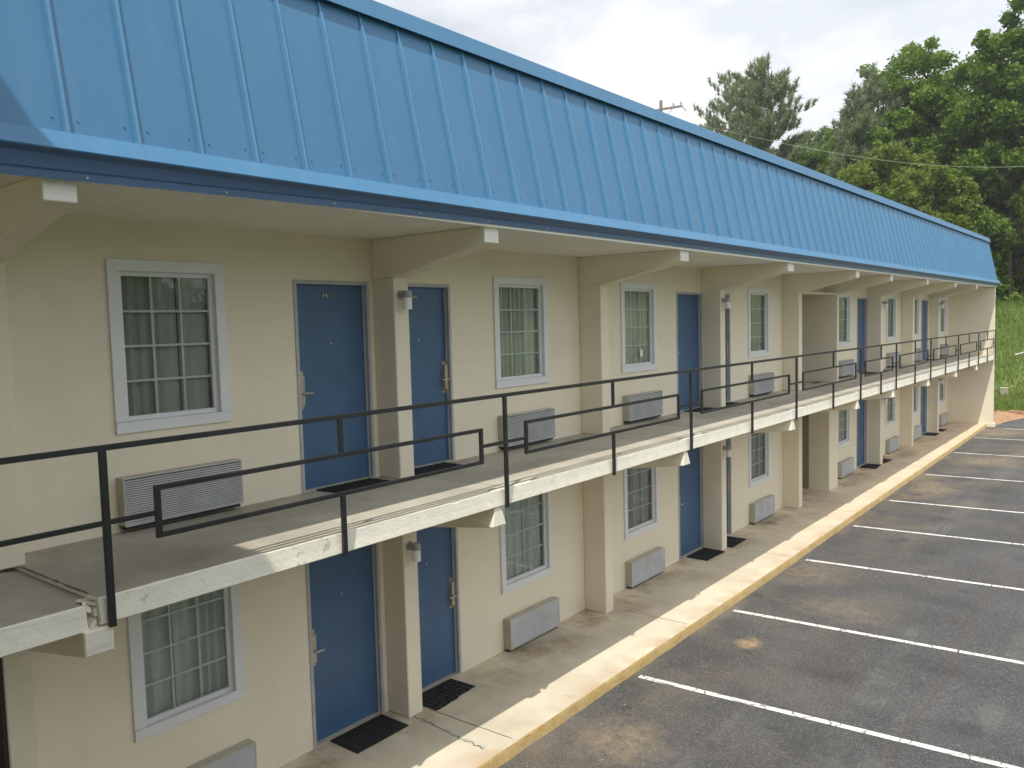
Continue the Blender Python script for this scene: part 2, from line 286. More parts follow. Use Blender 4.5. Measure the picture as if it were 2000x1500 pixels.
# ------------------------------------------------------------------ mesh helpers
class MB:
    def __init__(s): s.v = []; s.f = []; s.mi = []
    def quad(s, a, b, c, d, mi=0):
        i = len(s.v); s.v += [a, b, c, d]; s.f.append((i, i+1, i+2, i+3)); s.mi.append(mi)
    def tri(s, a, b, c, mi=0):
        i = len(s.v); s.v += [a, b, c]; s.f.append((i, i+1, i+2)); s.mi.append(mi)
    def box(s, x0, x1, y0, y1, z0, z1, mi=0, faces=None):
        i = len(s.v)
        s.v += [(x0, y0, z0), (x1, y0, z0), (x1, y1, z0), (x0, y1, z0), (x0, y0, z1), (x1, y0, z1), (x1, y1, z1), (x0, y1, z1)]
        for k, q in enumerate(((0, 3, 2, 1), (4, 5, 6, 7), (0, 1, 5, 4), (1, 2, 6, 5), (2, 3, 7, 6), (3, 0, 4, 7))):
            s.f.append(tuple(i+j for j in q)); s.mi.append(faces[k] if faces else mi)
    def extr_y(s, prof, y0, y1, mi=0, caps=True, closed=True):     # profile of (x, z), extruded along y
        i = len(s.v); n = len(prof)
        for (x, z) in prof: s.v.append((x, y0, z))
        for (x, z) in prof: s.v.append((x, y1, z))
        for k in range(n if closed else n-1):
            j = (k+1) % n; s.f.append((i+k, i+j, i+n+j, i+n+k)); s.mi.append(mi)
        if caps and closed:
            s.f.append(tuple(i+k for k in range(n))[::-1]); s.f.append(tuple(i+n+k for k in range(n))); s.mi += [mi, mi]
    def cyl(s, a, b, ra, rb=None, n=8, mi=0, caps=True):
        rb = ra if rb is None else rb
        a = Vector(a); b = Vector(b); d = (b-a).normalized()
        u = d.orthogonal().normalized(); w_ = d.cross(u); i = len(s.v)
        for (c, q) in ((a, ra), (b, rb)):
            for k in range(n):
                t = 2*math.pi*k/n; s.v.append(tuple(c + q*(math.cos(t)*u + math.sin(t)*w_)))
        for k in range(n):
            j = (k+1) % n; s.f.append((i+k, i+j, i+n+j, i+n+k)); s.mi.append(mi)
        if caps: s.f.append(tuple(i+k for k in range(n))[::-1]); s.f.append(tuple(i+n+k for k in range(n))); s.mi += [mi, mi]
    def build(s, name, mats, parent=None, origin=(0, 0, 0), smooth=False, bevel=0, recalc=True):
        o = Vector(origin); me = bpy.data.meshes.new(name)
        me.from_pydata([tuple(Vector(v)-o) for v in s.v], [], s.f)
        if not isinstance(mats, (list, tuple)): mats = [mats]
        for m in mats: me.materials.append(m)
        me.polygons.foreach_set('material_index', s.mi)
        if recalc or bevel:
            bm = bmesh.new(); bm.from_mesh(me)
            if bevel: bmesh.ops.remove_doubles(bm, verts=bm.verts, dist=1e-5)
            if recalc: bmesh.ops.recalc_face_normals(bm, faces=bm.faces)
            if bevel:
                es = [e for e in bm.edges if len(e.link_faces) == 2 and e.calc_face_angle(0) > .6]
                bmesh.ops.bevel(bm, geom=es, offset=bevel, segments=1, affect='EDGES', clamp_overlap=True)
            bm.to_mesh(me); bm.free()
        if smooth:
            me.polygons.foreach_set('use_smooth', [True]*len(me.polygons))
        ob = bpy.data.objects.new(name, me); col.objects.link(ob)
        if parent:
            ob.parent = parent; ob.location = o - WORLD[parent.name]
        else: ob.location = o
        WORLD[ob.name] = o
        return ob
WORLD = {}
def thing(name, loc, label=None, cat=None, group=None):
    o = bpy.data.objects.new(name, None); col.objects.link(o); o.location = loc; o.empty_display_size = .2
    WORLD[o.name] = Vector(loc); tag(o, label, cat, group); return o
def tag(o, label=None, cat=None, group=None, kind=None):
    for k, v in (('label', label), ('category', cat), ('group', group), ('kind', kind)):
        if v: o[k] = v
    return o
def copy_tree(o, parent=None):
    c = o.copy(); col.objects.link(c)
    if parent: c.parent = parent
    for ch in list(KIDS(o)): copy_tree(ch, c)
    return c
def KIDS(o): return [x for x in bpy.data.objects if x.parent == o]

Y0, Y1 = 2.33, 39.25
Z2 = 2.90
XS = 1.72

# ------------------------------------------------------------------ ground
g = MB(); g.quad((-400, -300, -.30), (400, -300, -.30), (400, 900, -.30), (-400, 900, -.30))
tag(g.build('ground', grass_m), kind='structure')
def lerp(pts, y):
    if y <= pts[0][0]: return pts[0][1]
    for (a, x), (b, z) in zip(pts, pts[1:]):
        if y <= b: return x+(z-x)*(y-a)/(b-a)
    return pts[-1][1]
KB = [(-10, 1.745), (6, 1.735), (10, 1.725), (14.5, 1.715), (20, 1.65), (26, 1.60), (33, 1.55), (39.4, 1.47)]
def kx(y): return lerp(KB, y)
g = MB()
n = 60
ys = [-8 + (43.6+8)*i/n for i in range(n+1)]
g.quad((1.2, -8, -.13), (16, -8, -.13), (16, 43.6, -.13), (1.2, 43.6, -.13))
lot = tag(g.build('parking_lot', asph_m), kind='structure')
# kerb: slightly wavy worn edge
random.seed(3)
g = MB(); ny = 420; prev = None
for i in range(ny+1):
    y = -8 + 47.35*i/ny; x = kx(y); jx = .010*mnoise.noise(Vector((0, y*2.3, 0))) + .006*mnoise.noise(Vector((5, y*9, 0)))
    jz = .010*mnoise.noise(Vector((9, y*1.7, 3)))+.004*mnoise.noise(Vector((9, y*11, 3)))
    row = [(x-.060, y, .0015), (x+.004+jx*1.5, y, .001+jz*.3), (x+.012+jx*.5, y, -.012+jz), (x+.020+jx, y, -.045+jz), (x+.034+jx*1.5, y, -.135)]
    if prev:
        for k in range(4): g.quad(prev[k], prev[k+1], row[k+1], row[k], 1 if k < 1 else 0)
    prev = row
kerb = tag(g.build('kerb', [kerb_m, walk_m], smooth=False), kind='structure')
g = MB(); prev = None
for i in range(81):
    y = -8 + 47.35*i/80; row = [(-10.0, y, 0), (kx(y)-.055, y, 0), (kx(y)-.055, y, -.13)]
    if prev:
        for k in range(2): g.quad(prev[k], prev[k+1], row[k+1], row[k])
    prev = row
side = tag(g.build('sidewalk', walk_m), kind='structure')
# expansion joints, hairline crack and sealed crack on the sidewalk
def strip(pts, w_, z, name, mat, parent, jag=0):
    g = MB(); prev = None
    for i, (x, y) in enumerate(pts):
        a = pts[max(i-1, 0)]; b = pts[min(i+1, len(pts)-1)]
        d = Vector((b[0]-a[0], b[1]-a[1], 0)).normalized(); nrm = Vector((-d.y, d.x, 0))
        ww = w_*(1+random.uniform(-jag, jag)); p = Vector((x, y, z))
        row = (tuple(p-nrm*ww/2), tuple(p+nrm*ww/2))
        if prev: g.quad(prev[0], prev[1], row[1], row[0])
        prev = row
    return g.build(name, mat, parent, origin=(pts[0][0], pts[0][1], z))
def jagline(a, b, n, amp):
    o = []
    for i in range(n+1):
        t = i/n; o.append((a[0]+(b[0]-a[0])*t, a[1]+(b[1]-a[1])*t + random.uniform(-amp, amp)*(0 < i < n)))
    return o
WORLD['sidewalk'] = WORLD['kerb'] = WORLD['parking_lot'] = Vector((0, 0, 0))
for y in (6.93, 11.27, 15.70, 20.12, 27.6, 31.6, 35.9):
    strip(jagline((.40, y), (kx(y)-.07, y+.03), 14, .004), .010, .003, 'expansion_joint', joint_m, side)
strip(jagline((.38, 6.70), (1.55, 6.62), 26, .022), .034, .004, 'sealed_crack', seal_m, side, .5)
strip(jagline((.36, 6.70), (1.55, 6.58), 26, .03), .008, .0065, 'hairline_crack', joint_m, side, .5)

# parking bays
for y, x0 in ((9.48, 1.84), (12.59, 1.84), (16.09, 1.83), (19.33, 1.80), (22.5, 1.79), (26.75, 1.76), (31.46, 1.66), (35.6, 1.60), (38.9, 2.2)):
    g = MB(); k = 46; prev = None
    for i in range(k+1):
        x = x0+.02 + (6.4-x0)*i/k; yy = y + (x-x0)*.065
        e0 = .050+.006*mnoise.noise(Vector((x*5, y, 1))); e1 = .050+.006*mnoise.noise(Vector((x*5, y, 7)))
        row = ((x, yy-e0, -.126), (x, yy+e1, -.126))
        if prev: g.quad(prev[0], prev[1], row[1], row[0])
        prev = row
    g.build('parking_line', line_m, lot, origin=(x0, y, -.126))
# cracks in the asphalt
def wander(p, ang, n, step, turn):
    o = [p]
    for i in range(n):
        ang += random.uniform(-turn, turn); p = (p[0]+math.cos(ang)*step, p[1]+math.sin(ang)*step); o.append(p)
    return o
random.seed(12)
for st, ang, nn_ in (((1.9, 8.35), -.3, 16), ((2.1, 9.9), .9, 16), ((2.0, 12.1), -.25, 12), ((3.2, 9.0), .2, 26), ((4.0, 11.5), 1.1, 30), ((2.6, 14.2), .5, 20), ((5.0, 16.0), 1.4, 40)):
    strip(wander(st, ang, nn_, .085, .55), .008, -.1245, 'asphalt_crack', plain('crack_dust', (.17, .155, .125), .9) if 'crack_dust' not in MATS else MATS['crack_dust'], lot, .6)
strip([(5.05+.04*math.sin(i*.5)+.1*math.sin(i*.13), 6.5+i*.35) for i in range(80)], .018, -.1245, 'asphalt_crack', MATS['joint_dirt'], lot, .5)
# small pale stones scattered near the kerb
g = MB(); random.seed(5)
for i in range(110):
    y = random.uniform(6.5, 30); x = kx(y)+.06+abs(random.gauss(0, .45)); s_ = random.uniform(.003, .008)
    g.box(x, x+s_*1.4, y, y+s_, -.13, -.13+s_*.8)
tag(g.build('gravel', plain('pale_stone', (.6, .58, .52), .8)), kind='stuff', label='scattered pale grit on the asphalt beside the yellow kerb', cat='gravel')
# clay earth beyond the building end, low retaining wall
g = MB(); n = 18
for i in range(n):
    for j in range(n):
        def P(a, b):
            x = -3+6.2*a/n; y = 39.46+5.2*b/n; edge = lerp([(39.4, 1.65), (41.5, 1.95), (43.0, 2.3), (44.6, 3.2)], y)
            x = min(x, edge); f = max(0, min(1, (edge-x)/.8))
            return (x, y, -.126+.16*f + .03*mnoise.noise(Vector((x*2, y*2, 0)))*f)
        g.quad(P(i, j), P(i+1, j), P(i+1, j+1), P(i, j+1))
tag(g.build('clay_bank', clay_m), kind='structure')

# hillside
def hz(x, y):
    f = max(0, min(1, (y-43.9)/17)); s = f*f*(3-2*f)*.5 + f*.5
    z = -.12 + 5.5*s + max(0, y-63)*.07
    if y > 44.2: z += .16*mnoise.noise(Vector((x*.35, y*.35, 0)))
    return z
g = MB(); nx, ny = 70, 50
def hp(i, j):
    x = -75+115*i/nx; y = 43.75+95*(j/ny)**1.4; return (x, y, hz(x, y)+(0 if j else -.2))
for i in range(nx):
    for j in range(ny): g.quad(hp(i, j), hp(i+1, j), hp(i+1, j+1), hp(i, j+1))
tag(g.build('hillside', grass_m, smooth=True), kind='structure')
# tufts of grass on the bank
random.seed(21); g = MB()
for i in range(34000):
    y = 43.9 + 21*random.random()**1.1; x = random.uniform(-4.5, 5.5); z = hz(x, y)
    h = random.uniform(.10, .34)*(1+.6*mnoise.noise(Vector((x*.6, y*.6, 4)))); a = random.uniform(0, 6.28); wd = random.uniform(.012, .035)
    lx, ly = random.uniform(-.12, .12), random.uniform(-.12, .12)
    g.tri((x-wd*math.cos(a), y-wd*math.sin(a), z), (x+wd*math.cos(a), y+wd*math.sin(a), z), (x+lx, y+ly, z+h))
tag(g.build('grass', blade_m, recalc=False), label='tall uncut green grass covering the slope past the end wall', cat='grass', kind='stuff')

# ------------------------------------------------------------------ main building
bld = thing('motel_building', (-4, 20.8, 0), 'long two storey cream motel block with a blue metal mansard roof', 'building')
# openings: (y0, y1, z0, z1)
WIN = [(3.49, 4.645, .93, 2.46), (8.83, 10.085, .84, 2.42), (12.235, 13.475, .86, 2.42), (17.71, 18.96, .84, 2.42),
       (24.05, 25.28, .88, 2.42), (29.29, 30.52, .90, 2.42), (32.66, 33.88, .90, 2.42), (37.42, 38.70, .90, 2.42)]
DOOR = [(5.478, 6.545, 'L'), (6.885, 7.945, 'R'), (14.285, 15.40, 'L'), (15.63, 16.75, 'R'), (25.98, 27.05, 'L'), (27.36, 28.42, 'R'), (34.27, 35.35, 'L'), (35.9, 36.95, 'R')]
COLS = [(2.33, 2.54, .40), (6.615, 6.85, .36), (10.965, 11.19, .41), (15.375, 15.60, .41), (19.84, 20.07, .40), (27.10, 27.40, .40), (31.27, 31.52, .38), (35.62, 35.86, .34)]
BWY = (20.08, 22.86)       # open passage through the block
DH = 2.325
def winz(k, up): return (3.79, 5.36) if up else (WIN[k][2], WIN[k][3])
for up in (0, 1):
    z0, z1 = (0, 2.71) if not up else (2.90, 5.72)
    op = []
    for k, wn in enumerate(WIN):
        a, b = winz(k, up); op.append((wn[0]+.07, wn[1]-.07, a+.07, b-.07))
    for d in DOOR: op.append((d[0], d[1], z0, z0+DH))
    op.append((BWY[0] if up else 20.07, BWY[1] if up else 22.30, z0, z0+2.36 if up else 2.71))
    op.sort()
    g = MB(); y = Y0-.02
    for (a, b, c, d) in op:
        g.box(-.20, 0, y, a, z0, z1)
        if b-a > 2.0:
            g.build('wall', wall_m, bld, origin=(0, Y0, z0)); g = MB()
            if d < z1: g.box(-.20, 0, a, b, d, z1); g.box(0, .37, BWY[0]-.001, BWY[1]+.14, z0+2.36, z0+2.40); g.build('lintel', wall_m, bld, origin=(0, a, d)); g = MB()
            y = b; continue
        if c > z0: g.box(-.20, 0, a, b, z0, c)
        if d < z1: g.box(-.20, 0, a, b, d, z1)
        y = b
    g.box(-.20, 0, y, Y1, z0, z1)
    g.build('wall', wall_m, bld, origin=(0, Y0, z0))
# far-side walls of the passage
g = MB(); g.box(-9, -.201, 22.86, 23.0, 2.90, 5.72); g.box(0.001, .37, 22.86, 23.0, 2.90, 5.262)
g.build('passage_wall', wall_m, bld, origin=(0, 22.86, 2.9))
g = MB(); g.box(0.001, .345, 22.30, 23.02, 0, 2.71); g.build('pier', wall_m, bld, origin=(0, 22.3, 0))
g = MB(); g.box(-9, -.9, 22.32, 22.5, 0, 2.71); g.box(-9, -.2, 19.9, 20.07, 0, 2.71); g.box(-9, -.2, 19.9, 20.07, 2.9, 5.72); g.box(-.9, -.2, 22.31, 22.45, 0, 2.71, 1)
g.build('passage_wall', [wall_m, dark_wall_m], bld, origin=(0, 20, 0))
g = MB(); g.box(-9, -.2, 20.07, 22.86, 2.71, 2.90); g.build('passage_floor', deck_m, bld, origin=(0, 20, 2.9))
# rooms behind (dark), rear and side walls, ceiling
g = MB()
for z0, z1 in ((.0, 2.71), (2.9, 5.72)):
    g.box(-.62, -.58, Y0, 19.9, z0, z1); g.box(-.62, -.58, 23.0, Y1, z0, z1)
g.build('room_backing', room_m, bld, origin=(-.6, Y0, 0))
g = MB(); g.box(-9.2, -9.0, Y0, Y1, -.1, 5.72); g.box(-9, -.2, Y0-.1, Y0-.02, -.1, 5.72); g.build('rear_wall', wall_m, bld, origin=(-9, Y0, 0))
# end wall (fin) at the far end
g = MB(); g.box(-9, 1.715, Y1, Y1+.2, -.12, 5.70); g.box(1.40, 1.78, Y1-.02, Y1+.30, -.13, .035)
g.build('end_wall', wall_m, bld, origin=(1, Y1, 0), bevel=.008)
# soffit
g = MB(); g.box(-9, 1.70, -1.2, Y1, 5.72, 5.76); g.build('soffit', soffit_m, bld, origin=(0, Y0, 5.72))
# columns with roof beams and slab brackets
for i, (a, b, d) in enumerate(COLS):
    g = MB()
    g.box(0.001, d, a, b, 0, 2.71); g.box(0.001, d, a, b, 2.90, 5.262)
    g.build('column', wall_m, bld, origin=(0, a, 0), bevel=.010)
BEAMS = [(2.30, 2.515), (6.64, 6.875), (11.08, 11.345), (15.46, 15.76), (19.80, 20.045), (22.80, 23.0), (26.88, 27.10), (31.0, 31.22), (34.92, 35.14)]
CB = [c for c in COLS[:5]] + [(22.86, 23.0, .37)] + COLS[5:]
for (a, b), c in zip(BEAMS, CB):
    ca, cb, d = c
    g = MB(); x1 = 1.735
    # tapered concrete beam: skewed a little so that it meets its column
    pr = [(0.002, 5.262), (d, 5.262), (x1, 5.552), (x1, 5.718), (0.002, 5.718)]
    i0 = 0
    def yy(x, side): 
        t = max(0, (x-d)/(x1-d)); lo = ca+(a-ca)*t; hi = cb+(b-cb)*t; return lo if side == 0 else hi
    nv = len(pr)
    for s_ in (0, 1):
        for (x, z) in pr: g.v.append((x, yy(x, s_), z))
    for k in range(nv):
        j = (k+1) % nv; g.f.append((k, j, nv+j, nv+k)); g.mi.append(1 if k == 2 else 0)
    g.f.append(tuple(range(nv))[::-1]); g.f.append(tuple(range(nv, 2*nv))); g.mi += [0, 0]
    g.build('roof_beam', [wall_m, trim_m], bld, origin=(0, a, 5.3), bevel=.006)
POSTS = [2.552, 6.852, 11.292, 15.797, 20.057, 23.276, 27.325, 31.49, 35.35, 39.19]
MIDS = [4.588, 9.07, 13.626, 18.04, 21.797, 25.35, 29.45, 33.45, 37.3]
BRK = [(2.365, 2.56)] + [(p-.235, p+.0) for p in POSTS[1:-1]]
for i, ((a, b), c) in enumerate(zip(BRK, CB)):
    d = c[2]; x1 = XS+.045; zb = 2.53
    g = MB(); ca, cb = c[0], c[1]
    if i == 0: pts = [(d, 2.30), (x1, zb), (x1, 2.705), (d, 2.705)]
    else: pts = [(d, 2.34), (x1-.01, zb-.02), (x1-.035, 2.705), (d, 2.705)]
    for s_ in (0, 1):
        for q, (x, z) in enumerate(pts):
            t = (x-d)/(x1-d); lo = ca+(a-ca)*t; hi = cb+(b-cb)*t
            if i and q == 2: lo += .07; hi -= .05
            g.v.append((x, hi if s_ else lo, z))
    nv = 4
    for k in range(nv): j = (k+1) % nv; g.f.append((k, j, nv+j, nv+k)); g.mi.append(1 if k == 1 else 0)
    g.f.append((3, 2, 1, 0)); g.f.append((4, 5, 6, 7)); g.mi += [0, 0]
    g.build('slab_bracket', [wall_m, flake_m], bld, origin=(d, a, 2.3), bevel=.008)
# upper walkway slab with a broken painted edge
random.seed(8)
def slab(y0, y1, zt, zb, xe, ny):
    g = MB(); prev = None
    for i in range(ny+1):
        y = y0+(y1-y0)*i/ny
        c1 = mnoise.noise(Vector((0, y*6, 0))); c2 = mnoise.noise(Vector((3, y*23, 0)))
        ch = max(0, c1-.28)*.045 + max(0, c2-.2)*.012
        wv = .004*mnoise.noise(Vector((7, y*.9, 0)))
        row = [(0.0, y, zt), (xe-.012-ch, y, zt), (xe+wv, y, zt-.010-ch*.9), (xe+wv*.6+.012, y, zt-.1), (xe+.026, y, zb+.010), (xe+.014, y, zb), (-.0, y, zb)]
        if prev:
            for k in range(6): g.quad(prev[k], prev[k+1], row[k+1], row[k], (0, 1, 1, 1, 1, 2)[k])
        else:
            g.f.append(tuple(range(len(g.v), len(g.v)+7))); g.v += row; g.mi.append(1)
        prev = row
    g.f.append(tuple(range(len(g.v), len(g.v)+7))); g.v += prev; g.mi.append(1)
    return g
slab(2.49, Y1, Z2, 2.715, XS, 900).build('walkway_slab', [deck_m, flake_m, wall_m], bld, origin=(0, 2.6, 2.9))
slab(-1.3, 2.405, 2.872, 2.695, XS-.005, 120).build('walkway_slab', [deck_m, flake_m, wall_m], bld, origin=(0, 0, 2.87))
g = MB(); g.box(0.0, XS-.21, 2.406, 2.489, 2.72, 2.866); g.build('joint_infill', deck_m, bld, origin=(0, 2.35, 2.8))
# crumbled end of the joint: cracked chunks with deep gaps
g = MB(); nj, nk = 18, 28
def crumb(j, k):
    y = 2.395+.105*j/nj; z = 2.655+.235*k/nk
    p = Vector((0, y, z)); p = p+mnoise.noise_vector(p*9)*.02
    dd = mnoise.voronoi(p*17)[0]; e = dd[1]-dd[0]
    x = 1.698-.095*max(0, 1-e/.22)+.018*mnoise.noise(p*14)-.012*dd[0]
    return (min(x, 1.716), y, z)
for j in range(nj):
    for k in range(nk): g.quad(crumb(j, k), crumb(j+1, k), crumb(j+1, k+1), crumb(j, k+1))
for j in range(nj):
    a, b = crumb(j, nk), crumb(j+1, nk); g.quad(a, b, (1.5, b[1], 2.86), (1.5, a[1], 2.86))
g.build('broken_concrete', flake_m, bld, origin=(1.7, 2.45, 2.8))
for y in (6.9, 11.3, 15.8, 20.1, 27.4, 31.55, 35.9):
    strip(jagline((.42, y), (XS-.05, y+.02), 10, .003), .007, 2.9035, 'walkway_joint', joint_m, bld)
strip([(.10+.045*i, 2.488+.010*mnoise.noise(Vector((i*.7, 0, 0)))) for i in range(34)], .020, 2.9035, 'walkway_joint', joint_m, bld, .7)
# the part of the block nearer than the joint: wall and dark passage opening below
g = MB(); g.box(-.2, 0, -1.3, 2.31, 2.872, 5.72)
g.build('wall', wall_m, bld, origin=(0, 0, 0))
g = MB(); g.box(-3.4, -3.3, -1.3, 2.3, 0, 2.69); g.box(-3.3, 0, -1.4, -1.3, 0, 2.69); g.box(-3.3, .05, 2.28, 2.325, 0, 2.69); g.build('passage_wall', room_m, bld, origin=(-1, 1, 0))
g = MB(); g.box(.001, .392, 2.296, 2.327, 0, 2.55); g.build('shade_panel', plain('shade_dark_brown', (.030, .024, .018), .6), bld, origin=(.2, 2.3, 0))  # panel added over the column side; near-black colour stands in for deep shade

# ---- roof
RY0, RY1 = -1.3, 39.42
roof = MB()
pb, pt_ = (1.785, 5.950), (1.435, 7.600)
roof.extr_y([pb, pt_, (1.40, 7.60), (1.40, 7.70), (-9.2, 7.70), (-9.8, 5.80), (-9.8, 5.765), (1.70, 5.765)], RY0, RY1)
sy = 2.455
seams = []
y = sy-.471*8
while y < RY1-.05: seams.append(y); y += .4705
dxz = Vector((pt_[0]-pb[0], 0, pt_[1]-pb[1])).normalized(); nrm = Vector((dxz.z, 0, -dxz.x))
for y in seams:
    a = Vector((pb[0], y, pb[1])); b = Vector((pt_[0], y, pt_[1]-.002)) - dxz*.0
    c = b - dxz*.30                                   # the rib tapers away under the cap
    h = .034; wb, wt_ = .019, .012
    def ring(p, hh): 
        n_ = nrm*hh; return [tuple(p+Vector((0, -wb, 0))-nrm*.002), tuple(p+n_+Vector((0, -wt_, 0))), tuple(p+n_+Vector((0, wt_, 0))), tuple(p+Vector((0, wb, 0))-nrm*.002)]
    r1, r2, r3 = ring(a, h), ring(c, h), ring(b, .010)
    for p_, q_ in ((r1, r2), (r2, r3)):
        for k in range(3): roof.quad(p_[k], p_[k+1], q_[k+1], q_[k], 1)
for y in seams[:60]:
    for dy in (-.075, .085):
        p = Vector((pb[0], y+dy, pb[1])) + dxz*(.135+random.uniform(-.012, .012))
        roof.cyl(tuple(p), tuple(p+nrm*.008), .0075, .006, 8)
rf = roof.build('roof', [roof_m, rib_m], bld, origin=(1.4, 0, 5.9))
WORLD[rf.name] = Vector((1.4, 0, 5.9))
g = MB(); g.extr_y([(1.508, 7.572), (1.465, 7.745), (1.452, 7.755), (1.20, 7.77), (1.20, 7.705), (1.452, 7.705), (1.495, 7.572)], RY0, RY1+.01)
g.build('roof_cap', roof_m, rf, origin=(1.45, 0, 7.6))
g = MB(); g.extr_y([(1.772, 5.995), (1.812, 5.985), (1.905, 5.861), (1.901, 5.851), (1.790, 5.93)], RY0, RY1+.015)
g.build('eave_trim', roof_m, rf, origin=(1.8, 0, 5.9))
def gut(y):     # lower edge of the dark underside sags a little at the near end
    return lerp([(-1.3, 5.665), (2, 5.675), (3.4, 5.700), (5.0, 5.725), (7.0, 5.738), (10, 5.743), (40, 5.742)], y)
g = MB(); prev = None
for i in range(61):
    y = RY0+(RY1+.012-RY0)*i/60; zb = gut(y)
    row = [(1.899, y, 5.854), (1.850, y, 5.826), (1.822, y, zb+.060), (1.812, y, zb+.058), (1.808, y, zb+.048), (1.802, y, zb), (1.790, y, zb+.004), (1.790, y, 5.90)]
    if prev:
        for k in range(7): g.quad(prev[k], prev[k+1], row[k+1], row[k])
    prev = row
g.quad(prev[0], prev[1], prev[5], prev[7])
y = 2.553-3*1.022
while y < 38.9:
    z = gut(y)+.026; g.cyl((1.800, y, z), (1.811, y, z), .0085, .006, 8, 1); y += 1.022
g.build('eave_underside', [roof_shade_m, screw_m], rf, origin=(1.8, 0, 5.8))
g = MB(); g.box(1.70, 1.787, RY0, Y1+.02, 5.712, 5.86); g.build('fascia_board', trim_m, rf, origin=(1.75, 0, 5.7))
# ---- windows
def make_window(yc, z0, z1, wd, first):
    win = MB()
    y0, y1 = yc-wd/2, yc+wd/2; cw = .105
    # casing boards, butted, proud of wall
    for (a, b, c, d) in ((y0, y1, z1-cw, z1), (y0, y1, z0, z0+cw), (y0, y0+cw, z0+cw, z1-cw), (y1-cw, y1, z0+cw, z1-cw)): win.box(.001, .026, a, b, c, d)
    cas = win.build('window', vinyl_m, bld, origin=(0, yc, z0), bevel=.003)
    i0, i1, j0, j1 = y0+cw, y1-cw, z0+cw, z1-cw; s = MB(); sw = .042
    for (a, b, c, d) in ((i0, i1, j1-sw, j1), (i0, i1, j0, j0+sw), (i0, i0+sw, j0+sw, j1-sw), (i1-sw, i1, j0+sw, j1-sw)): s.box(-.075, -.030, a, b, c, d)
    for (a, b, c, d) in ((i0-.006, i1+.006, j1, j1+.006), (i0-.006, i1+.006, j0-.006, j0), (i0-.006, i0, j0, j1), (i1, i1+.006, j0, j1)): s.box(-.08, .004, a, b, c, d)
    s.build('sash', vinyl_m, cas, origin=(-.04, yc, z0))
    g0, g1, h0, h1 = i0+sw, i1-sw, j0+sw, j1-sw
    p = MB(); p.quad((-.050, g0, h0), (-.050, g1, h0), (-.050, g1, h1), (-.050, g0, h1)); p.build('pane', glass_m, cas, origin=(-.05, yc, z0))
    q = MB(); t = .0105
    for k in (1, 2): yy = g0+(g1-g0)*k/3; q.box(-.062, -.056, yy-t, yy+t, h0, h1)
    for k in (1, 2, 3): zz = h0+(h1-h0)*k/4; q.box(-.0625, -.0555, g0, g1, zz-t, zz+t)
    q.build('window_grid', grid_m, cas, origin=(-.06, yc, z0))
    # pleated curtains, a gap where they meet
    c = MB(); n = 130; prev = None; gap = random.uniform(.35, .75)
    for k in range(n+1):
        yy = i0-.05+(i1-i0+.1)*k/n; u_ = (yy-g0)/(g1-g0)
        x = -.118+(.020+.014*math.sin(yy*3.1+z0))*math.sin(yy*50+2.6*math.sin(yy*7+z0))+.008*math.sin(yy*23+yc)
        row = ((x, yy, z0-.05), (x*.98, yy, z1+.02))
        if prev and not (abs(u_-gap) < .006): c.quad(prev[0], prev[1], row[1], row[0])
        prev = row
    c.build('curtain', random.choice((curtain_m, curtain_b, curtain_b)), cas, origin=(-.2, yc, z0), smooth=False)
    return cas
for up in (1, 0):
    for k, wn in enumerate(WIN):
        a, b = winz(k, up); cs = make_window((wn[0]+wn[1])/2, a, b, wn[1]-wn[0], True)
        if up and k == 2:
            g = MB(); g.box(-.049, -.047, 12.97, 13.07, 4.05, 4.17); g.build('window_sticker', white_m, cas_parent := cs, origin=(-.05, 13, 4.1))
        if up and k == 3:
            g = MB(); g.quad((-.047, 17.90, 5.10), (-.047, 18.00, 5.14), (-.047, 18.00, 5.20), (-.047, 17.90, 5.16)); g.build('window_sticker', white_m, cs, origin=(-.05, 18, 5.1))
        if up and k in (4, 5):
            g = MB(); g.box(-.049, -.047, wn[1]-.52, wn[1]-.44, 4.95, 5.10); g.build('window_sticker', white_m, cs, origin=(-.05, wn[1], 5.0))

